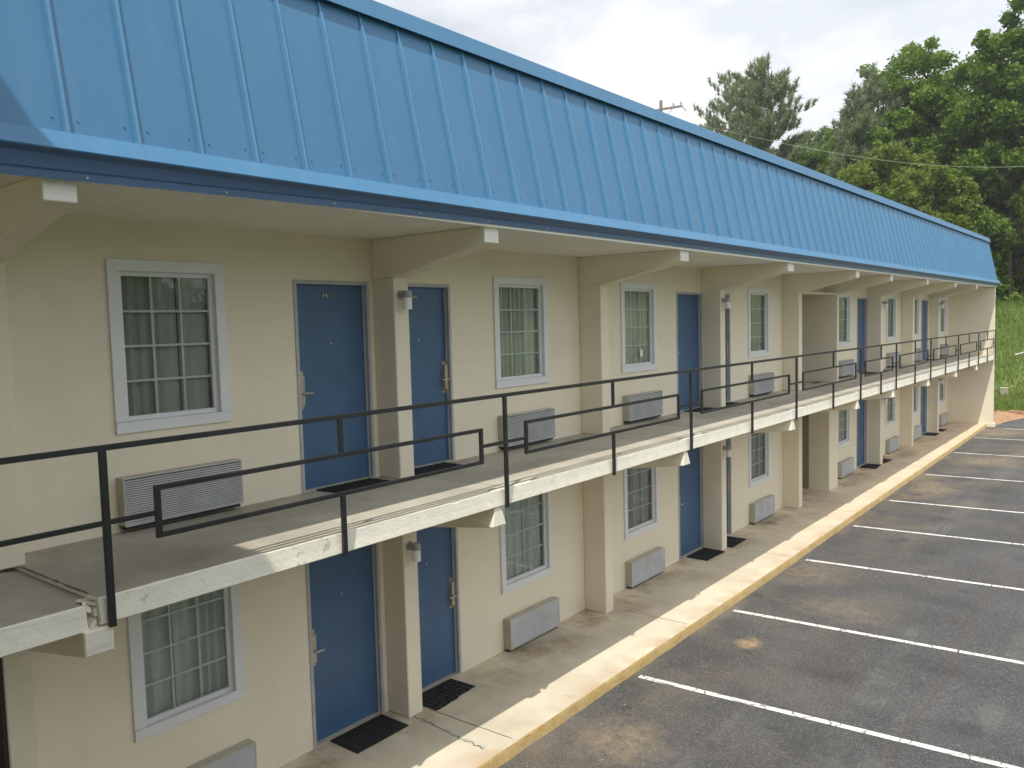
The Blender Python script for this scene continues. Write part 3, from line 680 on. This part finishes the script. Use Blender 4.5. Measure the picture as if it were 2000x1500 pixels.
# ---- doors
SEG = {'2': 'abged', '1': 'bc', '5': 'afgcd', '4': 'fgbc', '3': 'abgcd', '0': 'abcdef', '6': 'afgedc', '7': 'abc'}
def make_door(y0, y1, z0, hand, number=None, knob=False):
    leaf = MB(); leaf.box(-.105, -.062, y0+.042, y1-.042, z0+.02, z0+DH-.045)
    lf = leaf.build('door', door_m, bld, origin=(0, (y0+y1)/2, z0), bevel=.003)
    f = MB(); t = .042
    f.box(-.15, .012, y0, y0+t, z0, z0+DH); f.box(-.15, .012, y1-t, y1, z0, z0+DH); f.box(-.15, .0115, y0+t, y1-t, z0+DH-t, z0+DH)
    f.box(-.058, -.040, y0+t, y0+t+.014, z0, z0+DH-t); f.box(-.058, -.040, y1-t-.014, y1-t, z0, z0+DH-t)
    f.build('door_frame', frame_m, lf, origin=(0, (y0+y1)/2, z0), bevel=.002)
    th = MB(); th.box(-.16, .010, y0+t+.001, y1-t-.001, z0+.001, z0+.018); th.build('threshold', ac_side, lf, origin=(0, y0, z0))
    hy = y0+.085 if hand == 'L' else y1-.085; sgn = 1 if hand == 'L' else -1; hz0 = z0+1.03
    xf = -.062
    if knob:
        h = MB(); h.cyl((xf, hy, hz0+.12), (xf+.012, hy, hz0+.12), .032, n=14); h.cyl((xf+.012, hy, hz0+.12), (xf+.045, hy, hz0+.12), .012, n=10); h.cyl((xf+.045, hy, hz0+.12), (xf+.075, hy, hz0+.12), .028, .022, n=14)
        h.build('handle', steel_m, lf, origin=(0, hy, hz0), smooth=False)
    else:
        pl = MB(); pl.box(xf, xf+.006, hy-.040, hy+.040, hz0-.12, hz0+.30); pl.build('lock_plate', steel_m, lf, origin=(0, hy, hz0), bevel=.002)
        h = MB(); h.box(xf+.006, xf+.045, hy-.032, hy+.030, hz0-.07, hz0+.25); h.cyl((xf+.045, hy, hz0+.06), (xf+.085, hy, hz0+.06), .012, n=10)
        h.cyl((xf+.080, hy-.008*sgn, hz0+.06), (xf+.080, hy+.115*sgn, hz0+.058), .0125, .009, n=10)
        h.box(xf+.045, xf+.048, hy-.014, hy+.014, hz0+.17, hz0+.19)
        h.build('handle', steel_m, lf, origin=(0, hy, hz0), bevel=.003)
    ph = MB(); yc = (y0+y1)/2; ph.cyl((xf, yc, z0+1.62), (xf+.005, yc, z0+1.62), .012, n=12); ph.build('peephole', steel_m, lf, origin=(0, yc, z0+1.6))
    if number:
        yn, zn = yc-.06, z0+DH-.165; w_, hh = .098, .056
        s = MB(); s.box(xf, xf+.004, yn-w_/2, yn+w_/2, zn-hh/2, zn+hh/2); s.build('number_plate', sign_m, lf, origin=(0, yn, zn))
        dw, dh, tk = .020, .037, .0058
        for i, ch in enumerate(number):
            s = MB()
            yc_ = yn+(i-1)*.0275; a0, a1 = yc_-dw/2, yc_+dw/2; b0, b1, bm_ = zn-dh/2, zn+dh/2, zn
            Q = {'a': (a0, a1, b1-tk, b1), 'g': (a0, a1, bm_-tk/2, bm_+tk/2), 'd': (a0, a1, b0, b0+tk), 'f': (a0, a0+tk, bm_, b1), 'e': (a0, a0+tk, b0, bm_), 'b': (a1-tk, a1, bm_, b1), 'c': (a1-tk, a1, b0, bm_)}
            for q_, k_ in enumerate(SEG[ch]): a, b, c, d = Q[k_]; s.box(xf+.0042, xf+.0052+.0002*q_, a, b, c, d)
            s.build('digit', num_m, lf, origin=(0, yc_, zn))
    return lf
nums = ['215', '214']
for k, (a, b, hnd) in enumerate(DOOR):
    make_door(a, b, 2.90, hnd, nums[k] if k < 2 else None, knob=(k == 2))
    make_door(a, b, 0.0, hnd)

# ------------------------------------------------------------------ air conditioners (through-wall units)
def make_ac(louvre):
    ac = thing('air_conditioner', (0, 0, 0))
    w2, h, d = .600, .440, .125
    s = MB(); s.box(.001, d, -w2, w2, 0, h); s.build('sleeve', ac_side, ac, bevel=.006)
    s = MB(); s.box(.02, d-.02, -w2+.02, w2-.02, -.035, -.001); s.build('drip_tray', dark_m, ac)
    g = MB()
    g.box(d+.0015, d+.010, -w2, w2, 0, .014); g.box(d+.0015, d+.010, -w2, w2, h-.014, h); g.box(d+.0015, d+.0098, -w2, -w2+.014, .014, h-.014); g.box(d+.0015, d+.0098, w2-.014, w2, .014, h-.014)
    n = 19 if louvre else 40
    for k in range(n):
        z = .018+(h-.036)*(k+.5)/n; t = (h-.036)/n
        if louvre:
            g.quad((d+.014, -w2+.014, z-t*.5), (d+.014, w2-.014, z-t*.5), (d+.010, w2-.014, z+t*.10), (d+.010, -w2+.014, z+t*.10))
            g.quad((d+.010, -w2+.014, z+t*.10), (d+.010, w2-.014, z+t*.10), (d+.0025, w2-.014, z+t*.14), (d+.0025, -w2+.014, z+t*.14))
        else: g.quad((d+.008, -w2+.014, z-t*.5), (d+.008, w2-.014, z-t*.5), (d+.005, w2-.014, z+t*.5), (d+.005, -w2+.014, z+t*.5))
    if louvre: g.quad((d+.0018, -w2+.014, .014), (d+.0018, w2-.014, .014), (d+.0018, w2-.014, h-.014), (d+.0018, -w2+.014, h-.014), 1)
    else: g.quad((d+.0018, -w2+.014, .014), (d+.0018, w2-.014, .014), (d+.0018, w2-.014, h-.014), (d+.0018, -w2+.014, h-.014), 0)
    g.build('grille', [ac_m, dark_m], ac, recalc=False)
    return ac
up0, lo0 = make_ac(True), make_ac(False)
where_up = ['left of the blue door numbered 215', 'right of the door numbered 214', 'under the window with a square white sticker', 'upstairs under the window just before the open passage',
            'upstairs just past the open passage', 'under the sixth upper window', 'upstairs, second from the far end wall', 'upstairs nearest the far end wall']
where_lo = ['at the bottom left edge of the photo', 'beside the torn doormat', 'right of the column with a rust stain at its foot', 'on the ground floor just before the passage',
            'on the ground floor just past the passage pier', 'on the ground floor under the sixth window', 'on the ground floor, second from the end wall', 'on the ground floor nearest the end wall']
for k, wn in enumerate(WIN):
    y = (wn[0]+wn[1])/2
    o = up0 if k == 0 else copy_tree(up0); o.location = (0, y, 2.965)
    tag(o, 'louvred grey air conditioner '+where_up[k], 'air conditioner', 'wall air conditioners under the windows')
    o = lo0 if k == 0 else copy_tree(lo0); o.location = (0, y, .035)
    tag(o, 'flat fronted grey air conditioner '+where_lo[k], 'air conditioner', 'wall air conditioners under the windows')

# ------------------------------------------------------------------ wall lamps on the columns
def make_lamp():
    l = thing('wall_lamp', (0, 0, 0))
    b = MB(); b.cyl((.001, 0, 0), (.022, 0, 0), .058, .050, 8); b.cyl((.022, 0, 0), (.040, 0, 0), .030, .020, 12); b.build('back_plate', lampg_m, l)
    a = MB(); a.cyl((.03, 0, .0), (.11, 0, .0), .016, n=10); a.cyl((.11, 0, -.012), (.11, 0, .045), .062, .050, 16); a.cyl((.11, 0, -.035), (.11, 0, -.012), .056, .062, 16); a.build('arm', lampg_m, l)
    j = MB(); zs = [-.035]+[-.045-.012*i for i in range(10)]+[-.17]
    for i in range(len(zs)-1): j.cyl((.11, 0, zs[i+1]), (.11, 0, zs[i]), .052+(.003 if i % 2 else 0), .052+(0 if i % 2 else .003), 16, caps=(i == len(zs)-2))
    j.build('glass_jar', jar_m, l)
    return l
lamp0 = make_lamp(); first = True
lw = {1: 'between doors 215 and 214', 3: 'on the third upper column pair, past two windows', 5: 'on the first column past the open passage', 7: 'on the last column before the end wall'}
for up in (1, 0):
    for i in (1, 3, 5, 7):
        o = lamp0 if first else copy_tree(lamp0); first = False
        a, b, d = COLS[i]; o.location = (d, (a+b)/2-.015, 5.06 if up else 2.09)
        tag(o, ('upper' if up else 'ground floor')+' grey jar lamp '+{1: 'on the column between the two nearest doors', 3: 'on the column between the second pair of doors', 5: 'on the first lamp column past the open passage', 7: 'on the column nearest the end wall'}[i], 'wall lamp', 'jar lamps on the columns')

# ------------------------------------------------------------------ doormats
def make_mat(torn, seed):
    random.seed(seed)
    g = MB(); nx_, ny_ = 16, 30; W, D = .39, .235
    def hgt(i, j): return .009+.003*((i*7+j*3) % 2)
    def P(i, j):
        x = -D+2*D*i/nx_; y = -W+2*W*j/ny_
        if torn and i == nx_: x -= .025*abs(mnoise.noise(Vector((y*14, seed, 0))))+.02*(y > 0)
        return x, y
    for i in range(nx_):
        for j in range(ny_):
            h = .013 if (j % 2 if not torn else (i*j) % 3) else .0075
            (a, b), (c, d), (e, f), (k, l) = P(i, j), P(i+1, j), P(i+1, j+1), P(i, j+1)
            g.quad((a, b, h), (c, d, h), (e, f, h), (k, l, h))
            if j < ny_-1: g.quad((c, f, .0075), (a, f, .0075), (a, f, .013), (c, f, .013))
    for j in range(ny_):
        for i in (0, nx_):
            a, b = P(i, j), P(i, j+1); g.quad((*a, 0), (*b, 0), (*b, .012), (*a, .012))
    for i in range(nx_):
        for j in (0, ny_):
            a, b = P(i, j), P(i+1, j); g.quad((*a, 0), (*b, 0), (*b, .012), (*a, .012))
    return g.build('doormat', black_m, recalc=False)
m0, m1 = make_mat(False, 1), make_mat(True, 2)
use0 = use1 = False
spots = []
dl = ['the nearest door', 'the second door', 'the third door', 'the fourth door, behind the second lamp column', 'the first door past the passage', 'the second door past the passage', 'the third door past the passage', 'the door nearest the end wall']
for k, (a, b, hnd) in enumerate(DOOR):
    yc = (a+b)/2+(.10 if hnd == 'L' else -.12)
    if k == 0: yc = 6.09
    if k == 1: yc = 7.33
    spots.append((.245 if k else .25, yc, .002, 0, k)); spots.append((.20 if k not in (3, 4) else .26, yc+(.0 if k else -.02), 2.903, 1, k))
for (x, y, z, up, k) in spots:
    torn = (k == 1 and not up)
    if torn: o = m1
    else:
        o = copy_tree(m0) if use0 else m0; use0 = True
    o.location = (x, y, z); o.rotation_euler = (0, 0, R([0, 3, -2, 2, 4, -3, 2, 0][k] if not up else [6, -4, 3, 0, 5, 2, 0, 3][k]))
    tag(o, (('worn black doormat with a ragged edge on the sidewalk at ' if torn else ('black doormat on the sidewalk at ' if not up else 'black doormat upstairs at '))+dl[k]), 'doormat', 'doormats outside the room doors')

# ------------------------------------------------------------------ railing
rl = thing('railing', (1.75, 20, Z2), 'black steel balcony railing with stepped rectangles along the upper walkway', 'railing')
XR = 1.772; T = .015
zt, zb = 3.945, 2.70
g = MB(); g.box(XR-T, XR+T, -1.2, 39.235, zt-.040, zt); g.build('top_rail', rail_m, rl, origin=(XR, 20, zt), bevel=.003)
for p in POSTS:
    g = MB(); g.box(XR-T-.001, XR+T+.001, p-.024, p+.024, zb-(.005 if p != POSTS[-1] else -.02), zt-.041); g.build('post', rail_m, rl, origin=(XR, p, zb), bevel=.003)
ez0, ez1 = 3.232, 3.608
prevp = [-1.75]+POSTS
for i in range(len(prevp)-1):
    p, q = prevp[i], prevp[i+1]; a, b = p+.345, q-.385
    if i == 0: a, b = p+.35, 1.45
    if b-a < .5: continue
    g = MB()
    g.box(XR-T, XR+T, a, b, ez1-.036, ez1); g.box(XR-T, XR+T, a, b, ez0, ez0+.036)
    g.box(XR-T-.0007, XR+T+.0007, a, a+.042, ez0+.036, ez1-.036); g.box(XR-T-.0007, XR+T+.0007, b-.042, b, ez0+.036, ez1-.036)
    g.build('rail_rectangle', rail_m, rl, origin=(XR, a, ez0), bevel=.002)
    zc = 3.415; g = MB()
    g.box(XR-T+.002, XR+T-.002, b, q-.024, zc-.017, zc+.017)
    if i+1 < len(POSTS): g.box(XR-T+.002, XR+T-.002, q+.024, q+.345, zc-.017, zc+.017)
    g.build('connecting_bar', rail_m, rl, origin=(XR, b, zc))
for p in MIDS:
    g = MB(); g.box(XR-T+.001, XR+T-.001, p-.022, p+.022, ez1, zt-.041); g.build('upper_strut', rail_m, rl, origin=(XR, p, ez1), bevel=.002)
    g = MB(); g.box(XR-T-.001, XR+T+.001, p-.022, p+.022, zb-.005, ez0); g.build('lower_strut', rail_m, rl, origin=(XR, p, zb), bevel=.002)

# ------------------------------------------------------------------ the wing the photo is taken from (out of view; its roof enlarged to shade the near end more)
wg = thing('unseen_motel_wing', (7, -4, 0), 'unseen adjoining motel wing at the near left end of the long block', 'building')
g = MB(); g.box(2.2, 16, -9, -1.6, -.1, 9.4); g.build('wall', wall_m, wg, origin=(7, -4, 0))
g = MB(); g.box(1.9, 16.2, -1.6, .10, 2.70, 2.90); g.build('walkway_slab', [deck_m], wg, origin=(7, -1, 2.8))
g = MB(); g.box(2.2, 16.3, -9.2, .30, 5.9, 9.92); g.box(-9.0, 2.2, -9.2, .30, 7.9, 9.92); g.build('roof', roof_m, wg, origin=(7, -4, 8))  # unseen roof, enlarged to shade the near end more

# ------------------------------------------------------------------ trees
def leaf_cloud(g, centres, n, size, up=0, seed=0):
    rnd = random.Random(seed); tot = sum(c[3]**2 for c in centres)
    for (cx, cy, cz, cr_) in centres:
        k = int(3.2*n*cr_**2/tot)
        for _ in range(k):
            a = rnd.gauss(0, 1), rnd.gauss(0, 1), rnd.gauss(0, 1); l = math.sqrt(sum(v*v for v in a)) or 1
            rad = cr_*(rnd.random()**.45)*(1 if rnd.random() < .8 else rnd.uniform(1, 1.45)); p = Vector((cx+a[0]/l*rad, cy+a[1]/l*rad, cz+a[2]/l*rad*.72))
            s = size*.74*rnd.uniform(.5, 1.35); u_ = Vector((rnd.gauss(0, 1), rnd.gauss(0, 1), rnd.gauss(0, .6))).normalized(); v_ = u_.orthogonal().normalized()
            v_ = (Matrix.Rotation(rnd.uniform(0, 6.28), 3, u_) @ v_)
            g.quad(tuple(p-u_*s), tuple(p+v_*s*.55), tuple(p+u_*s), tuple(p-v_*s*.55))
def limb(g, a, b, ra, rb, seg=5, wob=.25, rnd=random):
    a = Vector(a); b = Vector(b); pts = [a]
    for i in range(1, seg): pts.append(a.lerp(b, i/seg)+Vector((rnd.uniform(-wob, wob), rnd.uniform(-wob, wob), rnd.uniform(-wob, wob)*.4)))
    pts.append(b)
    for i in range(seg): g.cyl(pts[i], pts[i+1], ra+(rb-ra)*i/seg, ra+(rb-ra)*(i+1)/seg, 8, caps=False)
    return pts
def broadleaf(x, y, ztop, rad, mat, label, seed, leaves=9000, size=.16, low=.25, group='trees on the bank behind the motel'):
    rnd = random.Random(seed); zb_ = hz(x, y)-.2 if y > 44 else -.3; H = ztop-zb_
    t = thing('broadleaf_tree', (x, y, zb_), label, 'tree', group)
    tr_ = MB(); top = Vector((x+rnd.uniform(-.6, .6), y+rnd.uniform(-.6, .6), zb_+H*.86)); pts = limb(tr_, (x, y, zb_), top, .022*H*.6+.05, .05, 8, .25, rnd)
    cen = []
    nb = 24
    for k in range(nb):
        f = low+(1-low)*(k+.5)/nb; ang = k*2.4+rnd.uniform(-.5, .5)
        prof = math.sin(math.pi*min(1, .18+.82*(1-f)/(1-low)*.98))**.7 if f > .5 else .9
        rr_ = rad*prof*rnd.uniform(.50, .85); z = zb_+H*(f*.93)
        base = pts[min(8, max(1, int(f*.85*8)))]
        e = Vector((x+math.cos(ang)*rr_, y+math.sin(ang)*rr_, z)); limb(tr_, base, e, .07+.10*(1-f), .02, 4, .2, rnd)
        cr_ = rad*rnd.uniform(.24, .38); cen.append((e.x, e.y, min(e.z, ztop-cr_*.7), cr_))
        for q in range(6):
            aa = rnd.uniform(0, 6.28); c2 = cr_*rnd.uniform(.25, .6)
            cen.append((e.x+math.cos(aa)*cr_, e.y+math.sin(aa)*cr_, min(e.z+rnd.uniform(-.8, 1.1)*cr_, ztop-c2*.5), c2))
    for q in range(4):
        c2 = rad*rnd.uniform(.14, .24); cen.append((x+rnd.uniform(-.4, .4)*rad, y+rnd.uniform(-.3, .3)*rad, ztop-c2*.5-.35*q*rad*.3, c2))
    tr_.build('trunk', bark_m, t, origin=(x, y, zb_), recalc=False, smooth=True)
    g = MB(); leaf_cloud(g, cen, leaves, size, seed=seed); g.build('crown', mat, t, origin=(x, y, zb_), recalc=False)
    return t
def pine(x, y, ztop, rad, mat, label, seed, low=.35, dens=1.0, tuft=.42, group='trees on the bank behind the motel'):
    rnd = random.Random(seed); zb_ = hz(x, y)-.2 if y > 44 else -.3; H = ztop-zb_
    t = thing('pine_tree', (x, y, zb_), label, 'tree', group)
    tr_ = MB(); top = Vector((x, y, ztop-.5)); limb(tr_, (x, y, zb_), top, .012*H+.05, .03, 9, .08, rnd)
    g = MB(); nw = int(H*(1-low)/.55)
    def tuft_at(p, d, L_):
        for q in range(int(26*dens)):
            dd = (d*1.5+Vector((rnd.gauss(0, .75), rnd.gauss(0, .75), rnd.gauss(0, .75)))).normalized(); s_ = dd.orthogonal().normalized()*.042
            s_ = Matrix.Rotation(rnd.uniform(0, 6.28), 3, dd) @ s_; b_ = p+d*rnd.uniform(-.5, .25)*L_
            g.tri(tuple(b_-s_), tuple(b_+s_), tuple(b_+dd*L_*rnd.uniform(.6, 1.05)))
    tuft_at(Vector((x, y, ztop-.45)), Vector((0, 0, 1)), tuft*1.1); tuft_at(Vector((x, y, ztop-.9)), Vector((0, 0, 1)), tuft*1.0); tuft_at(Vector((x, y, ztop-1.3)), Vector((0, 0, 1)), tuft)
    for k in range(nw):
        f = (k+.5)/nw; z = ztop-.9-(H*(1-low)-1)*f; R_ = rad*(f**.48)*rnd.uniform(.70, 1.20)
        if f > .85: R_ *= .7
        nb = 3 if f < .12 else 7
        for b in range(nb):
            ang = rnd.uniform(0, 6.28); L_ = R_*rnd.uniform(.55, 1.12); rise = rnd.uniform(.25, .85)*(1.2-f)
            p0 = Vector((x, y, z)); e = p0+Vector((math.cos(ang)*L_, math.sin(ang)*L_, rise*L_*.8)); mid = p0.lerp(e, .5)+Vector((0, 0, -.08*L_))
            tr_.cyl(p0, mid, .035*(1-f*.2), .024, 5, caps=False); tr_.cyl(mid, e, .024, .012, 5, caps=False)
            nt_ = max(3, int(L_/.26*dens))
            for q in range(nt_):
                ff = .30+.70*(q+1)/nt_; p = p0.lerp(e, ff) if ff > .5 else p0.lerp(mid, ff*2)
                p = p+Vector((rnd.uniform(-.25, .25), rnd.uniform(-.25, .25), rnd.uniform(-.05, .22)))*(.6+.5*ff)
                tuft_at(p, Vector((math.cos(ang)*.35, math.sin(ang)*.35, 1)).normalized(), tuft)
    tr_.build('trunk', bark_m, t, origin=(x, y, zb_), recalc=False, smooth=True)
    g.build('crown', mat, t, origin=(x, y, zb_), recalc=False)
    return t
CX, CY, CZ = 7.3628, 0.0, 4.68
def at(px, py, Y):           # point on the plane y = Y seen at photo pixel (px, py)
    d = F + rr*((px-1000)/1603.6) - uu*((py-750)/1603.6); t = (Y-CY)/d.y
    return CX+d.x*t, Y, CZ+d.z*t
def T(px, py, Y): x, y, z = at(px, py, Y); return x, y, z
def W(px, Y): return px*.00068*Y       # picture pixels to metres at that depth, roughly
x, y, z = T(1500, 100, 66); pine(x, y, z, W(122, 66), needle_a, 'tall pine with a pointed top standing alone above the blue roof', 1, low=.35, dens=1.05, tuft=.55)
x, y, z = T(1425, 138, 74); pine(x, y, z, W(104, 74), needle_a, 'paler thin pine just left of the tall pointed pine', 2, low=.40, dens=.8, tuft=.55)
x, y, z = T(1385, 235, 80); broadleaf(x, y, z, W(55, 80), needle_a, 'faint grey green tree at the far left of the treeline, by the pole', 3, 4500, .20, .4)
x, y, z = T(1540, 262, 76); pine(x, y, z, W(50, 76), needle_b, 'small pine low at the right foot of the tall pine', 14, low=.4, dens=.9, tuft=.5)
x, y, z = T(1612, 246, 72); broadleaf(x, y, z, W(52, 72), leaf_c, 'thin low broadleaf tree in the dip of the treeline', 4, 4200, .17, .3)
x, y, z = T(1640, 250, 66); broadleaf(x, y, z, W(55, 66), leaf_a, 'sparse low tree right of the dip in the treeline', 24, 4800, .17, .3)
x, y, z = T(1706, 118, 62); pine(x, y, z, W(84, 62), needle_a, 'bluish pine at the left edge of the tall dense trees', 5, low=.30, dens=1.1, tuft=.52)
x, y, z = T(1668, 160, 60); pine(x, y, z, W(50, 60), needle_a, 'narrow pine with a leaning tip at the edge of the dense trees', 15, low=.35, dens=1.0, tuft=.5)
x, y, z = T(1772, 98, 66); broadleaf(x, y, z, W(98, 66), leaf_a, 'dark green oak behind the bluish pine', 6, 13000, .20)
x, y, z = T(1893, 106, 64); broadleaf(x, y, z, W(108, 64), leaf_a, 'broad bright green tree in the middle of the dense trees', 7, 17000, .20)
x, y, z = T(2030, -20, 62); broadleaf(x, y, z, W(85, 62), leaf_a, 'tallest tree, cut off by the top right corner', 8, 14000, .20)
x, y, z = T(1735, 282, 57); broadleaf(x, y, z, W(80, 57), leaf_b, 'yellow green tree low above the roof, left of the wire middle', 9, 11000, .18)
x, y, z = T(1660, 300, 62); broadleaf(x, y, z, W(62, 62), needle_b, 'olive bush like tree low behind the roof slope', 16, 8000, .18)
x, y, z = T(1590, 285, 66); broadleaf(x, y, z, W(55, 66), leaf_a, 'dull green bush tree showing just over the roof left of the dip', 17, 6000, .18)
x, y, z = T(1820, 330, 54); broadleaf(x, y, z, W(70, 54), leaf_b, 'yellow green leafy tree above the far roof end', 10, 11000, .17)
x, y, z = T(1888, 318, 66); broadleaf(x, y, z, W(52, 66), leaf_c, 'light green sapling left of the olive pine', 11, 9000, .15)
x, y, z = T(1978, 285, 61.5); pine(x, y, z, W(88, 61), needle_b, 'olive green pine rising right behind the end wall', 12, low=.14, dens=1.25, tuft=.45)
x, y, z = T(1995, 395, 65); broadleaf(x, y, z, W(70, 65), leaf_b, 'shaded tree at the right edge above the grass', 13, 9000, .17, .1)
x, y, z = T(1860, 430, 60); broadleaf(x, y, z, W(90, 60), leaf_a, 'dark tree filling the gap behind the roof end', 18, 9000, .20, .1)
x, y, z = T(1835, 190, 68); broadleaf(x, y, z, W(80, 68), leaf_a, 'dark tree standing between the oak and the broad bright tree', 25, 11000, .20)
x, y, z = T(1955, 170, 67); broadleaf(x, y, z, W(90, 67), leaf_a, 'tree filling the space left of the tallest tree', 26, 12000, .20)
x, y, z = T(1760, 215, 63); broadleaf(x, y, z, W(80, 63), leaf_a, 'mid green tree in front of the dark oak', 27, 10000, .19)
x, y, z = T(1930, 250, 65); broadleaf(x, y, z, W(85, 65), leaf_a, 'mid green tree behind the olive pine, under the broad bright tree', 28, 11000, .18, .1)
x, y, z = T(2040, 200, 66); broadleaf(x, y, z, W(80, 66), leaf_a, 'green tree half outside the right edge of the photo', 19, 10000, .20, .2)
# shrubs under the trees at the head of the slope, read as one mass
g = MB(); random.seed(31); cen = []
for i in range(110):
    px = random.uniform(1880, 2120); Y = random.uniform(62.5, 69); xx, yy_, zz = at(px, 560, Y); cen.append((xx, Y, hz(xx, Y)+random.uniform(.1, 2.6), random.uniform(.5, 1.3)))
for i in range(60):
    Y = random.uniform(66, 84); xx = random.uniform(-36, 4); cen.append((xx, Y, hz(xx, Y)+random.uniform(.5, 5), random.uniform(1.2, 2.2)))
leaf_cloud(g, cen, 30000, .19, seed=5)
tag(g.build('undergrowth', leaf_a, recalc=False), label='dark leafy undergrowth beneath the trees at the top of the grass slope', cat='undergrowth', kind='stuff')
# woodland across the car park, seen only as reflections in the windows
g = MB(); cen = []
for i in range(260):
    yy_ = random.uniform(-20, 110); xx = 40+random.uniform(-3, 6)+.12*abs(yy_-40); cen.append((xx, yy_, random.uniform(0, 9), random.uniform(1.5, 3.2)))
leaf_cloud(g, cen, 26000, .42, seed=6)
tag(g.build('woodland', leaf_a, recalc=False), label='mass of trees reflected in the window panes', cat='woodland', kind='stuff')
g = MB(); g.quad((16.0, -20, -.10), (60, -20, .6), (60, 110, .6), (16.0, 110, -.10)); tag(g.build('lawn', grass_m), kind='structure')

# ------------------------------------------------------------------ utility pole, wire, small things on the bank
up = thing('utility_pole', (-14, 40, -.3), 'wooden utility pole whose crossarm just shows above the roof', 'utility pole')
g = MB(); g.cyl((-14, 40, -.3), (-14, 40, 16.35), .15, .085, 12); g.build('pole', wood_m, up, origin=(-14, 40, 0), smooth=False)
dv = Vector((math.cos(R(8)), math.sin(R(8)), 0)); c0 = Vector((-14, 40, 15.84)); nr_ = Vector((-dv.y, dv.x, 0))
g = MB(); a, b = c0-dv*1.25-nr_*.16, c0+dv*1.25-nr_*.16
for (o1, o2) in ((a, b),):
    q = [o1+nr_*.04+Vector((0, 0, -.045)), o1-nr_*.04+Vector((0, 0, -.045)), o1-nr_*.04+Vector((0, 0, .06)), o1+nr_*.04+Vector((0, 0, .06))]
    w2 = [v+(o2-o1) for v in q]
    for k in range(4): g.quad(tuple(q[k]), tuple(q[(k+1) % 4]), tuple(w2[(k+1) % 4]), tuple(w2[k]))
    g.quad(*[tuple(v) for v in q]); g.quad(*[tuple(v) for v in w2])
g.build('crossarm', wood_m, up, origin=tuple(c0))
g = MB(); g.cyl(tuple(c0-nr_*.16+dv*.7), tuple(c0-Vector((0, 0, .75))), .018, n=6); g.cyl(tuple(c0-nr_*.16-dv*.7), tuple(c0-Vector((0, 0, .75))), .018, n=6)
g.cyl(tuple(c0-nr_*.2+dv*1.2), tuple(c0-nr_*.2+dv*1.45-Vector((0, 0, .28))), .035, n=8); g.build('brace', lampg_m, up, origin=tuple(c0))
for s_ in (-1.1, .75, 1.15):
    g = MB(); p = c0-nr_*.16+dv*s_; g.cyl(tuple(p+Vector((0, 0, .06))), tuple(p+Vector((0, 0, .14))), .02, n=6); g.cyl(tuple(p+Vector((0, 0, .12))), tuple(p+Vector((0, 0, .24))), .06, .045, 10); g.build('insulator', lampg_m, up, origin=tuple(p))
P0 = Vector((-14, 40, 15.5)); P1 = Vector(at(1648, 302, 49)); P2 = Vector(at(2000, 325, 46)); P3 = Vector(at(2350, 250, 43))
def bez(t):   # one smooth sagging span through the seen points
    ks = (0, .42, .74, 1.0); ps = (P0, P1, P2, P3); o = Vector((0, 0, 0))
    for i in range(4):
        l = 1
        for j in range(4):
            if j != i: l *= (t-ks[j])/(ks[i]-ks[j])
        o += ps[i]*l
    return o
g = MB()
for i in range(60): g.cyl(bez(i/60), bez((i+1)/60), .009, n=5, caps=False)
tag(g.build('power_line', wire_m, recalc=False), label='thin pale overhead wire sagging in front of the trees', cat='wire')
g = MB(); random.seed(2); x = 1.75
while x < 12:
    w_ = random.uniform(.36, .42); g.box(x, x+w_-.006, 43.62, 43.84, -.15, .13+random.uniform(-.02, .02)); x += w_
g.build('retaining_wall', brick_m, bevel=.012)
tag(bpy.data.objects['retaining_wall'], 'low reddish block retaining wall at the foot of the grass slope', 'wall')
x, y, z = at(1961, 790, 47); zz = hz(x, y)
ub = thing('utility_box', (x, y, zz), 'small weathered beige box standing in the grass above the low wall', 'utility box')
g = MB(); g.box(x-.16, x+.16, y-.12, y+.12, zz-.1, zz+.30); g.build('body', plain('box_beige', (.36, .33, .24), .8), ub, origin=(x, y, zz), bevel=.01)
g = MB(); g.box(x-.18, x+.18, y-.14, y+.14, zz+.301, zz+.34); g.build('lid', plain('lid_pale', (.55, .50, .40), .7), ub, origin=(x, y, zz), bevel=.006)
x, y, z = at(1990, 726, 51); zz = hz(x, y)+.22
g = MB(); g.cyl((x-.18, y-.05, zz), (x+.20, y+.1, zz+.12), .03, n=10); tag(g.build('plastic_pipe', white_m), 'short white stick of pipe lying in the tall grass', 'pipe')

# ------------------------------------------------------------------ thin summer haze over the whole place
hm = bpy.data.materials.new('summer_haze'); hm.use_nodes = True; ht = hm.node_tree; ht.nodes.clear()
ho = ht.nodes.new('ShaderNodeOutputMaterial'); hv = ht.nodes.new('ShaderNodeVolumePrincipled')
hv.inputs['Density'].default_value = HAZE; hv.inputs['Color'].default_value = (.93, .95, 1, 1); hv.inputs['Anisotropy'].default_value = .2
ht.links.new(hv.outputs[0], ho.inputs['Volume'])
g = MB(); g.box(-410, 410, -310, 910, -1.4, 45); tag(g.build('haze', hm), kind='stuff', label='thin pale haze over the whole scene', cat='haze')
